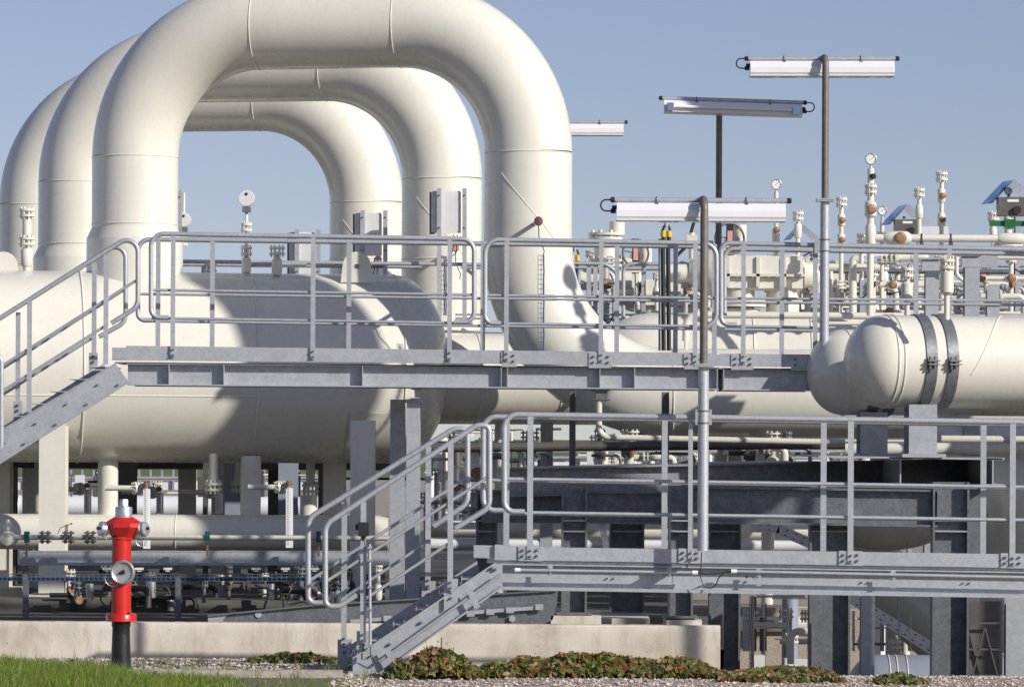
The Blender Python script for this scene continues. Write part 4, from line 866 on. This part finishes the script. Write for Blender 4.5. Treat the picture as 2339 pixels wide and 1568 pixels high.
hpipe(2010,2110,650,42.4,.030,'short pipe with a brown capped valve in mid rack',[('c',2038,.055),('b',2038,26,1.5)])
hpipe(2225,2420,635,41.6,.026,'low right pipe with two brown capped valves',[('c',2240,.055),('b',2240,26,1.6),('c',2309,.055),('b',2309,26,1.6),])
hpipe(2000,2080,712,43,.024,'short low pipe with a brown cap behind the capped pipe',[('c',2030,.06)])
hpipe(1880,2420,670,46,.018,'thin grey line across the rack',(),'galvd'); hpipe(1880,2420,603,47,.03,'grey rack rail behind the pipes',(),'galv'); hpipe(1880,2420,618,46.5,.03,'lower grey rack rail behind the pipes',(),'galvd')
hpipe(1880,2420,648,48,.035,'pale rear rack beam line',(),'galv'); hpipe(1900,2420,700,47.5,.035,'low rear rack beam line',(),'galv')
m=MB(); m.tube(fil([at(1960,590,42.4),at(1922+26,592,42.4),at(1948,760,42.4)],.12,6) ,.042,14); solo('process_pipe',m,M['cream'],'cream pipe turning down just right of the tall lamp pole','pipe')
m=MB(); m.tube(fil([at(2185,565,42),at(2185,628,42),at(2200,640,42)],.08,5),.022,12); solo('process_pipe',m,M['cream'],'short down-turned cream pipe left of the wide steel column','pipe')
# rack columns
for (u,w_,v0,v1,D,lab,cp) in ((2128,.14,620,745,41.5,'galvanised rack column left of the long bodied riser',1),(2219,.145,612,745,38.5,'widest galvanised rack column near the right edge',1),(2267,.13,655,745,42,'short galvanised rack column right of the widest one',0),(1972,.09,635,745,44,'thin galvanised rack column behind the tall gauge riser',0),(2323,.05,470,745,45,'slender grey rack post at the right edge',0),(2080,.05,600,745,45.5,'thin grey rack post left of the risers on the capped pipe',0)):
    T=thing('rack_column',lab,'steel column',at(u,v1,D),'steel columns of the valve rack'); m=MB(); p=at(u,v0,D); q=p.copy(); q.z=0; m.hcol(p,q,w_,.14,.012,.01,'Y'); part(T,'shaft',m,M['galv'])
    if cp:
        m=MB(); m.pbox(u-22,u+ (60 if u==2219 else 20),v0-28,v0-2,D-.02,.12); m.pbox(u-28,u+22,v0-32,v0-28,D-.05,.2); part(T,'head_beam',m,M['galv'])
# extra clutter rods
T=thing('pipe_rack','fine grey pipework and bracing far behind the right hand valves','pipe rack',at(2100,745,50))
m=MB()
random.seed(5)
for k in range(26):
    u=random.uniform(1890,2339); m.pbox(u,u+random.uniform(2,6),random.uniform(590,690),745,48+random.random()*4,.03)
part(T,'upright',m,M['galvd']); m=MB()
for k in range(16):
    u=random.uniform(1880,2250); v=random.uniform(620,735); m.pbox(u,u+random.uniform(30,120),v,v+random.uniform(2,6),47+random.random()*4,.03)
part(T,'cross_rail',m,M['galv'])
for k in range(9):
    m=MB(); u=random.uniform(1890,2300); v=random.uniform(640,730); m.tube([at(u,v,46),at(u+random.uniform(20,80),v,46)],.02,8); part(T,'tubing',m,M['cream'])
def clutter(label,loc,u0,u1,v0,v1,D0,D1,seed,nr,nh,mats,vb=None,name='valve_rack'):
    random.seed(seed); T=thing(name,label,'pipework',at(*loc)); vb=vb or v1
    for k in range(nr):
        u=random.uniform(u0,u1); D=random.uniform(D0,D1); v=random.uniform(v0,v0+(v1-v0)*.55); r_=random.uniform(.018,.05); mt=M[random.choice(mats)]
        m=MB(); a=at(u,v,D); b=at(u,vb,D); b.x=a.x; m.cyl(a,b,r_,12); part(T,'riser',m,mt)
        m=MB(); flangeset(m,a,r_*2.2,.045,.018,16); part(T,'flange',m,mt)
        c=a-Z*random.uniform(.12,.3)
        if k%2: m=MB(); m.lathe(c,Z,[(r_,-.09),(r_*1.9,-.06),(r_*1.9,.06),(r_,.09)],16); part(T,'valve_body',m,mt)
        if k%3==0: m=MB(); m.cyl(c-Y*.02,c+V((.03,-r_*2.4,0)),r_*1.2,12); part(T,'valve_cap',m,M['cap'])
    for k in range(nh):
        u=random.uniform(u0,u1-40); v=random.uniform(v0+(v1-v0)*.3,v1); D=random.uniform(D0,D1); r_=random.uniform(.012,.04); w_=random.uniform(40,160); mt=M[random.choice(mats)]
        m=MB(); m.tube(fil([at(u,v,D),at(min(u1,u+w_),v,D),at(min(u1,u+w_),v+random.uniform(15,60),D)],.07,5),r_,10); part(T,'pipe',m,mt)
        if k%2==0: m=MB(); flangeset(m,at(u+w_*.3,v,D),r_*2.1,.04,.016,14,X); part(T,'flange',m,mt)
    for k in range(max(2,nh//4)):
        m=MB(); p=[at(random.uniform(u0,u1),random.uniform(v0,v1),D0-.1)]
        for j in range(3): p.append(p[-1]+V((random.uniform(-.1,.2),0,random.uniform(-.2,.1))))
        m.tube(fil(p,.08,4),.008,6); part(T,'hose',m,M['black'])
clutter('dense small cream valves and tubing between the large actuated valves behind the railing',(1600,745,44),1330,1870,575,745,43.4,48,3,22,22,['cream','cream','cream2','galv'])
clutter('dense cream risers and elbows of the rack above the capped pipes',(2100,745,44),1890,2339,590,740,43.2,48,4,20,22,['cream','cream','cream2','galv','galvd'])
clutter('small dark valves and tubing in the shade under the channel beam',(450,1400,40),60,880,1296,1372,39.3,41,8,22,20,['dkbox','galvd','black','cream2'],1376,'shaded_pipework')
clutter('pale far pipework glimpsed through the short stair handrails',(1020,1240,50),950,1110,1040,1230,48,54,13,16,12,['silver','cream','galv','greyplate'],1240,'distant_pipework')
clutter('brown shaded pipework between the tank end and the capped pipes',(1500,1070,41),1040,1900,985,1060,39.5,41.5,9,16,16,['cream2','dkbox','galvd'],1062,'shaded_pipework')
# hoods and instruments
def hood(u,v,D,k,label,box=True,green=False):
    T=thing('hooded_actuator',label,'instrument',at(u+70*k,v+120*k,D),'instruments under folded metal hoods')
    p=lambda x,y,dz=0: at(u+x*k,v+y*k,D+dz)
    m=MB(); a=[p(-3,55,-.12),p(24,52,.15),p(73,-2,.15),p(47,3,-.12)]
    m.add([*a,*[x+V((.004,0,.004)) for x in a]],[(0,1,2,3),(7,6,5,4),(0,4,5,1),(1,5,6,2),(2,6,7,3),(3,7,4,0)]); part(T,'hood_left',m,M['skysheet'])
    b=[p(60,13,.0),p(75,-1,.2),p(132,46,.2),p(104,54,.0)]; m=MB(); m.add([*b,*[x+V((.0,0,.004)) for x in b]],[(3,2,1,0),(4,5,6,7),(0,1,5,4),(1,2,6,5),(2,3,7,6),(3,0,4,7)]); part(T,'hood_right',m,M['alu'])
    if box:
        m=MB(); m.pbox(u+38*k,u+100*k,v+38*k,v+80*k,D-.05,.2); bx=part(T,'actuator_box',m,M['dkbox'])
        m=MB(); m.pbox(u+58*k,u+84*k,v+43*k,v+49*k,D-.054,.003); part(bx,'name_plate',m,M['label'])
        m=MB(); c=p(80,68,-.06); m.cyl(c,c-Y*.03,.045*k,12); part(bx,'dial_knob',m,M['black'])
        m=MB(); m.cyl(p(62,36),p(62,30),.015,8); part(bx,'indicator',m,M['black'])
    if green:
        m=MB(); m.pbox(u+18*k,u+120*k,v+92*k,v+104*k,D-.03,.08); m.pbox(u+52*k,u+74*k,v+88*k,v+108*k,D-.06,.14); m.cyl(p(100,98,-.02),p(150,98,-.02),.05,16); m.cyl(p(60,128),p(60,131),.085,18); part(T,'green_gear',m,M['green'])
        m=MB(); m.cyl(p(60,82),p(60,92),.05,14); m.cyl(p(60,105),p(60,128),.04,14); m.cyl(p(60,132),p(60,135),.08,16); m.lathe(p(60,150),Z,[(.16,0),(.15,.04),(.06,.07)],20); part(T,'stem',m,M['cream'])
    return T
hood(2243,412,42,1.0,'grey actuator under a metal hood coloured with sky reflection over a green valve at the right edge',True,True); hood(2012,468,43.5,.86,'grey actuator under a metal hood coloured with sky reflection in the middle of the valve rack'); hood(1790,515,44.5,.62,'small hood coloured with sky reflection behind the end of the nearest lamp head',False)
stub(2303,470,445,42.1,'white gauge tucked under the right-hand sky-tinted hood',[('g',436,9)],.012)
m=MB(); m.pbox(2088,2167,517,548,44.5,.3); solo('cabinet',m,M['greyplate'],'plain pale cabinet behind the double capped riser','cabinet')
m=MB(); m.pbox(1972,2028,572,584,42.0,.01); m.pbox(1404,1416,614,621,45,.01) if 0 else None; solo('sign_plate',m,M['label'],'small white plate below the flanged pipe joint','sign')
m=MB(); m.tube(fil([at(1590,490,43),at(1570,560,43),at(1530,600,43),at(1600,640,43)],.2,6),.018,8); solo('cable',m,M['black'],'thick black cable arching beside the nearest lamp pole','cable')
m=MB(); m.tube(fil([at(1300,660,45),at(1355,655,45),at(1385,620,45)],.2,6),.016,8); solo('cable',m,M['black'],'black cable curving behind the near loop right leg','cable')
# ------------------------------------------------------------------ HYDRANT
HD=30.3; base=at(272,1518,HD); base.z=0; HX=at(281,1300,HD).x
T=thing('fire_hydrant','red fire hydrant with silver caps on a black stub pipe in front of the wall','fire hydrant',(HX,HD,0))
hz=lambda v: at(281,v,HD).z
m=MB(); xb=HX-.012; m.lathe(V((xb,HD,0)),Z,[(.078,-.05),(.078,.02),(.070,hz(1450)),(.068,hz(1432)),(.074,hz(1428)),(.074,hz(1418))],32); part(T,'stand_pipe',m,M['iron'])
m=MB(); m.lathe(V((HX-.012,HD,0)),Z,[(.118,hz(1417)),(.118,hz(1402)),(.112,hz(1400)),(.075,hz(1399)),(.074,hz(1300)),(.074,hz(1232)),(.082,hz(1230)),(.082,hz(1225))],32); part(T,'body',m,M['red'])
o_=T
for a in range(4):
    an=radians(45+90*a); mm=MB(); mm.cyl(V((HX-.012+cos(an)*.098,HD+sin(an)*.098,hz(1400))),V((HX-.012+cos(an)*.098,HD+sin(an)*.098,hz(1396))),.011,6); part(T,'flange_bolt',mm,M['iron'])
# head: 8-gon lofted
m=MB(); hx=HX+.003
def octa(r,z,fx=1.): return [V((hx+cos(radians(22.5+45*i))*r*fx,HD+sin(radians(22.5+45*i))*r*.85,z)) for i in range(8)]
rings=[octa(.085,hz(1232)),octa(.138,hz(1198)),octa(.138,hz(1192)),octa(.066,hz(1180))]
rings=[octa(.088,hz(1232)),octa(.092,hz(1226)),octa(.168,hz(1203)),octa(.160,hz(1194)),octa(.078,hz(1180))]
vs=[p for r in rings for p in r]; fs=[(i*8+j,i*8+(j+1)%8,(i+1)*8+(j+1)%8,(i+1)*8+j) for i in range(4) for j in range(8)]+[tuple(range(7,-1,-1)),tuple(range(32,40))]
m.add(vs,fs); hd=make('head',m,M['red'],OFF[T],20); hd.parent=T; OFF[hd]=OFF[T]
m=MB(); m.lathe(V((hx,HD,0)),Z,[(.066,hz(1181)),(.066,hz(1160)),(.062,hz(1157)),(.040,hz(1156)),(.036,hz(1153))],32); m.lathe(V((hx,HD,0)),Z,[(.038,hz(1156)),(.036,hz(1141)),(.030,hz(1139))],6); part(T,'top_cap',m,M['alu'])
for sg in (-1,1):
    d=V((sg*1,-.5,.18)).normalized(); c=V((hx+sg*.138,HD-.035,hz(1208))); m=MB(); m.lathe(c,d,[(.048,-.02),(.05,0),(.058,.004),(.058,.016),(.05,.020),(.05,.030),(.058,.032),(.055,.045),(.03,.05)],28); cp=part(T,'side_cap',m,M['alu'])
    m=MB(); m.cyl(c+d*.048,c+d*.07,.012,6); part(cp,'cap_nut',m,M['iron'])
    m=MB(); cc=c+V((sg*.015 - .01,-.03,-.085)); m.ring(cc,V((.25*sg,-1,0)),.042,.0018,24,5); part(cp,'chain',m,M['alu'])
c=V((hx+.006,HD-.075,hz(1305))); m=MB(); m.lathe(c,-Y,[(.05,-.03),(.06,0),(.088,.01),(.095,.025),(.094,.045),(.083,.055),(.072,.05),(.066,.038),(.03,.036)],40); cp=part(T,'outlet_cap',m,M['alu'])
m=MB(); m.lathe(c-Y*.036,-Y,[(.02,0),(.016,.012)],6); m.obox(c+V((-.008,-.045,.0)),V((.022,0,.012)),Y*.006,V((-.004,0,.01))); part(cp,'cap_nut',m,M['iron'])
m=MB(); cc=c+V((-.075,-.02,-.045)); m.ring(cc,V((.1,-1,0)),.062,.002,28,5,); part(cp,'chain',m,M['alu'])
# ------------------------------------------------------------------ piping under the tank (left)
T=thing('header_pipe','cream header pipe lying low under the big tank behind the hydrant','pipeline',at(450,1260,41.3))
D=41.4; cc=at(450,1215,D); m=MB(); m.tube([V((at(-300,0,D).x,D,cc.z)),V((at(893,0,D).x,D,cc.z))],40.5*s(D),40); part(T,'shell',m,M['cream'])
for u in (409,): mm=MB(); mm.ring(V((at(u,0,D).x,D,cc.z)),X,40.6*s(D),.006,40,6); part(T,'weld_seam',mm,M['weld'])
for u in (247,573): m=MB(); p=at(u,1040,D+.1); m.cyl(p,V((p.x,p.y,cc.z)),.107,28); part(T,'riser',m,M['cream'])
m=MB(); D=34.9
def beamz(u0,u1,v0,v1,D,label,mat='galv',name='channel_beam',cat='beam'):
    T=thing(name,label,cat,at((u0+u1)/2,v1,D)); m=MB(); m.ibeam(at(u0,(v0+v1)/2,D),at(u1,(v0+v1)/2,D),(v1-v0)*s(D),.09,.08,.008); part(T,'channel',m,M[mat]); return T
T=beamz(46,905,1257,1290,38.4,'grey galvanised channel beam running behind the hydrant','galv')
m=MB()
for u in (52,400,880): m.pbox(u,u+12,1291,1418,38.4,.08)
part(T,'upright',m,M['galvd'])
T=thing('instrument_pipe','slim cream pipe with teal clamps crossing behind the hydrant','pipe',at(300,1232,38.1)); D=38.0
m=MB(); m.tube([at(30,1226,D),at(905,1228,D)],.026,14); part(T,'pipe',m,M['cream2'])
for u in (60,473,727): m=MB(); m.pbox(u-5,u+6,1213,1239,D-.04,.08); c=part(T,'clamp',m,M['teal']); mm=MB(); mm.pbox(u-2,u+3,1240,1270,D,.02); part(c,'clamp_rod',mm,M['rust'])
for u in (103,156,206): m=MB(); flangeset(m,at(u,1226,D),.062,.055,.02,14,X,6); part(T,'flange',m,M['dkbox'])
m=MB(); c=at(18,1228,D); m.lathe(c+Y*.05,-Y,[(.07,0),(.07,.1),(.04,.11)],20); m.cyl(c,c+Z*.16,.02,10); m.lathe(c+Z*.08,Z,[(.035,0),(.035,.05),(.025,.08),(.02,.10)],12); part(T,'end_valve',m,M['cream2'])
m=MB(); m.tube([at(132,1218,D),at(138,1204,D),at(164,1195,D)],.004,6); m.cyl(at(162,1195,D-.01),at(165,1195,D-.01),.008,8); part(T,'lever',m,M['black'])
def levelgauge(u,v0,v1,D,label,side=-1,lit=True):
    T=thing('level_gauge',label,'level gauge',at(u,v1,D),'white level gauges under the big tank'); m=MB(); m.pbox(u-6,u+5,v0+12,v1,D,.03); c=part(T,'scale',m,M['label'])
    mm=MB(); n=int((v1-v0-16)/4.5)
    for i in range(n): mm.pbox(u-3,u+1,v0+16+i*4.5,v0+17.2+i*4.5,D-.003,.002)
    part(c,'scale_mark',mm,M['dkbox']); m=MB(); m.pbox(u+6,u+10,v0+14,v1,D+.02,.03); part(T,'guide_rail',m,M['silver'])
    m=MB(); p=at(u,v0+4,D); m.lathe(p-Z*.03,Z,[(.028,0),(.028,.02),(.035,.022),(.035,.045),(.02,.05),(.02,.06)],12); part(T,'top_fitting',m,M['rust'])
    m=MB(); p=at(u-14,v0+12,D+.06); m.lathe(p+Y*.03,V((-.5,-1,0)),[(.07,0),(.07,.03),(.055,.032)],20); flangeset(m,p+V((-.04,.02,0)),.065,.03,.02,16,V((1,.5,0))); m.cyl(p,p-X*.35,.028,12); part(T,'flange',m,M['cream2'])
levelgauge(333,1102,1252,40.2,'white level gauge with rusty top fitting just right of the hydrant cap'); levelgauge(659,1100,1250,40.2,'white level gauge between two pipe risers near the stair handrail'); levelgauge(498,1112,1172,42.6,'half height level gauge behind a hanging flange'); levelgauge(363,1112,1172,43.6,'short level gauge close to the one beside the hydrant'); levelgauge(198,1104,1172,42.8,'shaded short level gauge left of the hydrant')
for u,D,vt,lab in ((487,41.2,1111,'cream flange hanging from the tank bottom, the lit one'),(709,42.4,1115,'dark flange hanging from the tank bottom near the stair'),(545,44,1112,'dark hanging flange half hidden behind a riser')):
    T=thing('drain_flange',lab,'drain flange',at(u,vt+14,D),'flanges hanging below the tank'); m=MB(); flangeset(m,at(u,vt,D),.092,.06,.028,22,Z,10); part(T,'flange',m,M['cream2']); m=MB(); c=at(u,vt-6,D); m.cyl(c,V((c.x,c.y,at(u,1035,D).z)),.048,16); part(T,'pipe',m,M['cream2'])
# uprights behind under tank
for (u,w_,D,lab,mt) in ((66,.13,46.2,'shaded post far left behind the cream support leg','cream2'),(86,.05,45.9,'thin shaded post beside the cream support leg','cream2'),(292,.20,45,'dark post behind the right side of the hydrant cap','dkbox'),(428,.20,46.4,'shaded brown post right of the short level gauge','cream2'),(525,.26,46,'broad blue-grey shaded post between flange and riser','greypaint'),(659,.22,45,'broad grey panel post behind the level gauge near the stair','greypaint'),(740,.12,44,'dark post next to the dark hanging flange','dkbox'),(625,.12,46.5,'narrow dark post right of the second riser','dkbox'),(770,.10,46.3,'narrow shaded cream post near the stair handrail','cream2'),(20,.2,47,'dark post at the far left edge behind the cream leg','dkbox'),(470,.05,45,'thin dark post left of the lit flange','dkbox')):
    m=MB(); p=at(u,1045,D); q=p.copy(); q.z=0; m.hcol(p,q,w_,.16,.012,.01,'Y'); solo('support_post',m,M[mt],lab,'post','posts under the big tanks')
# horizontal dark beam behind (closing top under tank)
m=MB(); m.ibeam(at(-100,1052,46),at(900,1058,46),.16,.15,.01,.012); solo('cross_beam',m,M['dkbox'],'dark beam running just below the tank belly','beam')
# actuators row with white labels
for i,u in enumerate((244,318,383,585,652,719)):
    T=thing('solenoid_box','black box with white label, %s'%['just left of the hydrant outlet','just right of the hydrant outlet','second to the right of the hydrant','third from the stair handrail','second from the stair handrail','nearest the stair handrail loops'][i],'control box',at(u,1330,39.2),'black control boxes under the channel beam')
    m=MB(); m.pbox(u-11,u+11,1295,1312,39.2,.1); m.pbox(u-19,u+19,1299,1308,39.22,.06); m.pbox(u-7,u+7,1312,1328,39.22,.06); b=part(T,'box',m,M['black'])
    m=MB(); m.pbox(u-10,u+10,1295.5,1300.5,39.19,.004); m.pbox(u-5,u+5,1302,1304,39.19,.004); part(b,'label_plate',m,M['label'])
T=thing('cable_tray','long wire cable tray with blue cables behind the hydrant','cable tray',at(300,1326,38.9)); m=MB()
for v in (1310,1316,1325): m.cyl(at(-50,v,38.9),at(740,v+1,38.9),.004,5)
for i in range(72): m.cyl(at(-50+i*11,1310,38.9),at(-50+i*11,1325,38.9),.003,4)
part(T,'wire_mesh',m,M['galvd']); m=MB(); 
for dv,dy in ((1320,0),(1322,.02)): m.tube([at(-50,dv,38.93+dy),at(300,dv+1,38.93+dy),at(740,dv,38.93+dy)],.013,6)
part(T,'cable',m,M['blue'])
m=MB(); p=at(-80,1365,40); q=at(905,1370,40); m.box((p.x,39.8,0),(q.x,40.4,p.z)); solo('low_plinth',m,simple('shade_toned_concrete',(.10,.095,.085),.9,0,.25,3),'long shaded concrete plinth between wall and tank supports','plinth')  # plinth concrete coloured darker in place of the shade on it
for i,(u,v,r_) in enumerate(((345,1348,.05),(620,1352,.03),(205,1352,.04))):
    T=thing('small_valve','small shaded valve on thin tubing below the boxes, %s'%['behind the right side of the hydrant','left of the stair handrail','left of the hydrant body'][i],'small valve',at(u,v+10,39.6)); m=MB(); m.cyl(at(u,v-20,39.6),at(u,v+16,39.6),r_,14); part(T,'body',m,M['alu']); m=MB(); m.tube([at(u-30,v+4,39.6),at(u+40,v+4,39.6),at(u+48,v-20,39.6)],.009,8); m.ring(at(u+20,v-4,39.55),Z,.03,.004,12,5); part(T,'tubing',m,M['rust'])
# ------------------------------------------------------------------ far background
def farthing(name,label,cat,mb,mat,group=None): return solo(name,mb,M[mat],label,cat,group)
for (u0,u1,v0,v1,D,mat,lab) in ((-300,760,1131,1180,62,'silver','far white horizontal vessel glimpsed below the big tank'),(990,1930,1190,1232,47,'cream','far cream vessel glimpsed below the support frame'),(990,2000,1229,1258,44,'silver','far white insulated pipe just above the lower walkway deck'),(1000,1900,1405,1440,46,'cream','far cream pipe low behind the wall end')):
    D_=D; c=at((u0+u1)/2,(v0+v1)/2,D_); m=MB(); m.tube([V((at(u0,0,D_).x,D_,c.z)),V((at(u1,0,D_).x,D_,c.z))],(v1-v0)/2*s(D_),24); m.ring(V((at(u0+(u1-u0)*.63,0,D_).x,D_,c.z)),X,(v1-v0)/2*s(D_)+.003,.008,24,5); m.ring(V((at(u0+(u1-u0)*.33,0,D_).x,D_,c.z)),X,(v1-v0)/2*s(D_)+.003,.008,24,5); farthing('distant_pipe',lab,'pipeline',m,mat,'far pipes seen through gaps')
def farrail(u0,u1,v0,v1,D,lab,step=26):
    T=thing('distant_railing',lab,'railing',at((u0+u1)/2,v1,D),'far railings seen through gaps'); m=MB()
    for f in (0,.45): m.tube([at(u0,v0+(v1-v0)*f,D),at(u1,v0+(v1-v0)*f,D)],.02,6)
    part(T,'rail',m,M['galv']); m=MB(); u=u0
    while u<u1: m.pbox(u,u+4,v0,v1,D,.03); u+=step
    part(T,'post',m,M['galv']); m=MB(); m.pbox(u0,u1,v1-20,v1,D+.05,.1); part(T,'deck_beam',m,M['silver'])
farrail(-100,780,1068,1118,58,'far railing with pale deck glimpsed below the big tank'); farrail(985,1210,1010,1095,52,'far railing glimpsed beside the stair top'); farrail(960,1090,1120,1125,50,'far pale deck edge behind the stair top',60) if 0 else None
farrail(1200,2300,1030,1062,60,'far railing in the bright slot above the support beams',60)
m=MB()
for v in (1200,1270):
    m.bar(at(990,v,45.5),at(2000,v,45.5),.1,16*s(45.5))
solo('distant_beam',m,M['silver'],'pair of pale perforated beams above and below the far white pipe','beam')
random.seed(11)
for i,(u,v0,v1,w_,D,mat) in enumerate(((1010,1000,1100,26,56,'cream'),(1075,985,1040,14,57,'cream'),(1378,1030,1075,24,46,'cream'),(1440,1030,1075,26,46,'cream'),(1660,1020,1070,26,46,'cream'),(1805,1358,1500,38,42,'greypaint'),(2010,1365,1600,26,43,'silver'),(2069,1375,1600,20,42,'cream'),(1415,1355,1420,20,42,'cream'),(1745,1200,1600,10,44,'galv'),(545,1125,1180,14,50,'cream'),(705,1130,1190,40,52,'cream'))):
    m=MB(); p=at(u,v0,D); q=at(u,v1,D); q.z=(-1.2 if (p.x>1.85 and D<46) else 0) if v1>1390 else q.z; q.x=p.x; m.cyl(p,q,w_/2*s(D),18); farthing('distant_standpipe',['pale standpipe beside the stair top, wider one','pale standpipe beside the stair top, thinner one','short cream standpipe in the bright slot, left','short cream standpipe in the bright slot, middle','short cream standpipe in the bright slot, right','blue-grey vertical vessel seen under the walkway right of the wall end','white standpipe right of the slender walkway leg','cream standpipe under the diagonal channel','cream standpipe between two steel columns behind the wall','thin grey standpipe behind the cable ladder','narrow cream standpipe behind the second riser','wide cream standpipe behind the dark hanging flange'][i],'standpipe',m,mat,'far standpipes seen through gaps')
random.seed(21)
for ci,(ua,ub,va,vb,lab) in enumerate(((1035,1290,975,1060,'distant pipe skid glimpsed right of the stair top'),(1300,1600,1030,1062,'distant pipe skid in the bright slot near the middle'),(1600,1900,1030,1058,'distant pipe skid in the bright slot near the capped pipes'),(150,760,1072,1128,'distant pipe skid below the big tank, behind the hydrant'),(1690,1860,1360,1480,'grey pipe skid in the pit beside the cable ladder'),(1940,2130,1365,1480,'pale pipe skid in the pit behind the diagonal channel'))):
    T=thing('distant_skid',lab,'pipe skid',at((ua+ub)/2,vb,54),'distant pipe skids'); D0=37 if ci>3 else 50
    for k in range(16 if ci<4 else 10):
        m=MB(); u=random.uniform(ua,ub-8); D=D0+random.random()*(8 if ci<4 else 4); w_=random.choice((3,5,8,14,20)); h0=random.uniform(va,va+(vb-va)*.5); m.pbox(u,u+w_,h0,vb+6,D,.12) if random.random()<.5 else m.cyl(at(u,h0,D),at(u,vb+6,D),w_*.35*s(D),12); part(T,'upright',m,M[random.choice(('cream','silver','galv','greyplate','galvd','dkbox'))])
    for k in range(8):
        m=MB(); u=random.uniform(ua,ub-30); v=random.uniform(va,vb); D=D0+random.random()*6; m.cyl(at(u,v,D),at(min(ub,u+random.uniform(30,130)),v,D),random.choice((1.5,3,5))*s(D),10); part(T,'pipe',m,M[random.choice(('cream','silver','galvd','cream'))])
    for k in range(4):
        m=MB(); c=at(random.uniform(ua+5,ub-5),random.uniform(va+8,vb-5),D0-.3); flangeset(m,c,.07,.05); part(T,'flange',m,M['cream2'])
# small cream pipes low right
m=MB(); m.tube([at(1712,1426,34.5),at(1798,1428,34.5)],.03,14); solo('small_pipe',m,M['cream'],'short cream pipe stub beside the cable ladder at lower right','pipe')
m=MB(); m.tube(fil([at(1806,1515,34.5),at(1806,1441,34.5),at(1860,1441,34.5)],.07,6),.032,14); solo('small_pipe',m,M['cream'],'cream pipe bending up from a grey box at lower right','pipe')
for (u0,u1,v0,v1,lab) in ((1717,1747,1496,1552,'narrow grey box beside the cable ladder near the ivy'),(1794,1848,1504,1545,'wider grey box under the bent cream pipe')):
    m=MB(); p=at(u0,v0,35); q=at(u1,v1,35); m.box((p.x,35,-1.2),(q.x,35.2,p.z)); T=solo('junction_box',m,M['greyplate'],lab,'box')
# grey round tank bottom right
T=thing('buried_vessel','blue-grey domed vessel low between the right hand columns','tank',at(2040,1568,36)); D=35.5; c=at(2040,1585,D); c.z=at(2040,1582,D).z; r_=88*s(D)
m=MB(); capsule(m,V((at(2010,0,D).x,D,c.z)),V((at(2330,0,D).x,D,c.z)),r_,r_*.8,48,True,True); part(T,'shell',m,M['greypaint'])
for u in (2035,2052,2075): mm=MB(); mm.ring(V((at(u,0,D).x,D,c.z)),X,r_+.002,.006,40,6); part(T,'band',mm,M['weld'])
# big shaded bends at right
m=MB(); m.tube(fil([at(2160,900,39.5),at(2330,1110,38.5),at(2330,1330,38.5),at(2230,1420,38.5)],1.0,12),.42,40); solo('pipe_bend',m,M['cream'],'big cream pipe bend sloping down at the right edge behind the railing','pipeline','large pipe bends at lower right')
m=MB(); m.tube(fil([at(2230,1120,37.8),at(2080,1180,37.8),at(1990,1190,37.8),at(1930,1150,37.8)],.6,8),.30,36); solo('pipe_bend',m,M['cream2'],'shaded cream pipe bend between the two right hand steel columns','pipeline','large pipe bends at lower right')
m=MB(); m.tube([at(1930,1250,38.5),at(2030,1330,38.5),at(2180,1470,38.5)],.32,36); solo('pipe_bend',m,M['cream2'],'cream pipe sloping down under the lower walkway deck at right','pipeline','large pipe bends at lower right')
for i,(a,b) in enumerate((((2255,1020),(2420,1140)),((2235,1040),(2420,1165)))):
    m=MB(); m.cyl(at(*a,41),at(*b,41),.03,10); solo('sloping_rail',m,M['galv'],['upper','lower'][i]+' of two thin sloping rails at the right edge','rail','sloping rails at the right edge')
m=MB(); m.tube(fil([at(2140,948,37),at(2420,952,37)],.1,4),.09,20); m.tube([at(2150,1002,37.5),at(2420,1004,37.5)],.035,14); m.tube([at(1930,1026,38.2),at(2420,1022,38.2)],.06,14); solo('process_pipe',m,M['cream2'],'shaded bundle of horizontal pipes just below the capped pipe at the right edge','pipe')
# unseen casters added right of the view for their shadows
m=MB(); m.lathe(V((6.6,34.5,0)),Z,[(.55,0),(.55,9.2),(.45,9.35),(.1,9.4)],40); solo('shade_stack',m,M['cream'],'unseen tall cream stack added to shade the big tank','shade stack')  # unseen stack put here to throw the shadow across the big tank
T=thing('shade_vessel','unseen cream vessel on steel legs, added to shade the beam frame','vessel',(7.5,28.8,0)); m=MB(); capsule(m,V((5.7,28.8,5.25)),V((8.2,28.8,5.25)),.45,.2,40); part(T,'shell',m,M['cream'])  # unseen vessel added to keep sun off the frame beams
for x in (7.5,8.2):
    for y in (28.5,29.1): m=MB(); m.bar((x,y,0),(x,y,5.0),.08,.08,Y); part(T,'leg',m,M['galv'])
m=MB(); m.lathe(V((8.3,36.2,0)),Z,[(.95,0),(.95,3.7),(.7,3.85),(.1,3.9)],40); solo('shade_drum',m,M['cream'],'unseen squat cream drum added to shade the pipe bend at right','tank')  # unseen drum added to shade the right-hand pipe bend
T=thing('instrument_riser','tall flanged riser with a round instrument, unseen and added for its gauge shadow','instrument stub',(5.08,37.2,0)); o=V((5.08,37.2,0))  # unseen riser shaped after the gauge shadow on the near loop leg
m=MB(); m.cyl(o,o+Z*6.0,.03,14); part(T,'pipe',m,M['cream'])
for z,r0 in ((5.75,.08),(5.35,.11),(4.9,.13)): m=MB(); flangeset(m,o+Z*z,r0,.08,.03); part(T,'flange',m,M['cream'])
m=MB(); m.cyl(o+Z*4.3,o+Z*5.3,.085,18); part(T,'valve_body',m,M['cream'])
m=MB(); m.cyl(o+V((-.04,.04,6.13)),o+V((.04,-.04,6.13)),.125,24); part(T,'gauge',m,M['greyplate'])
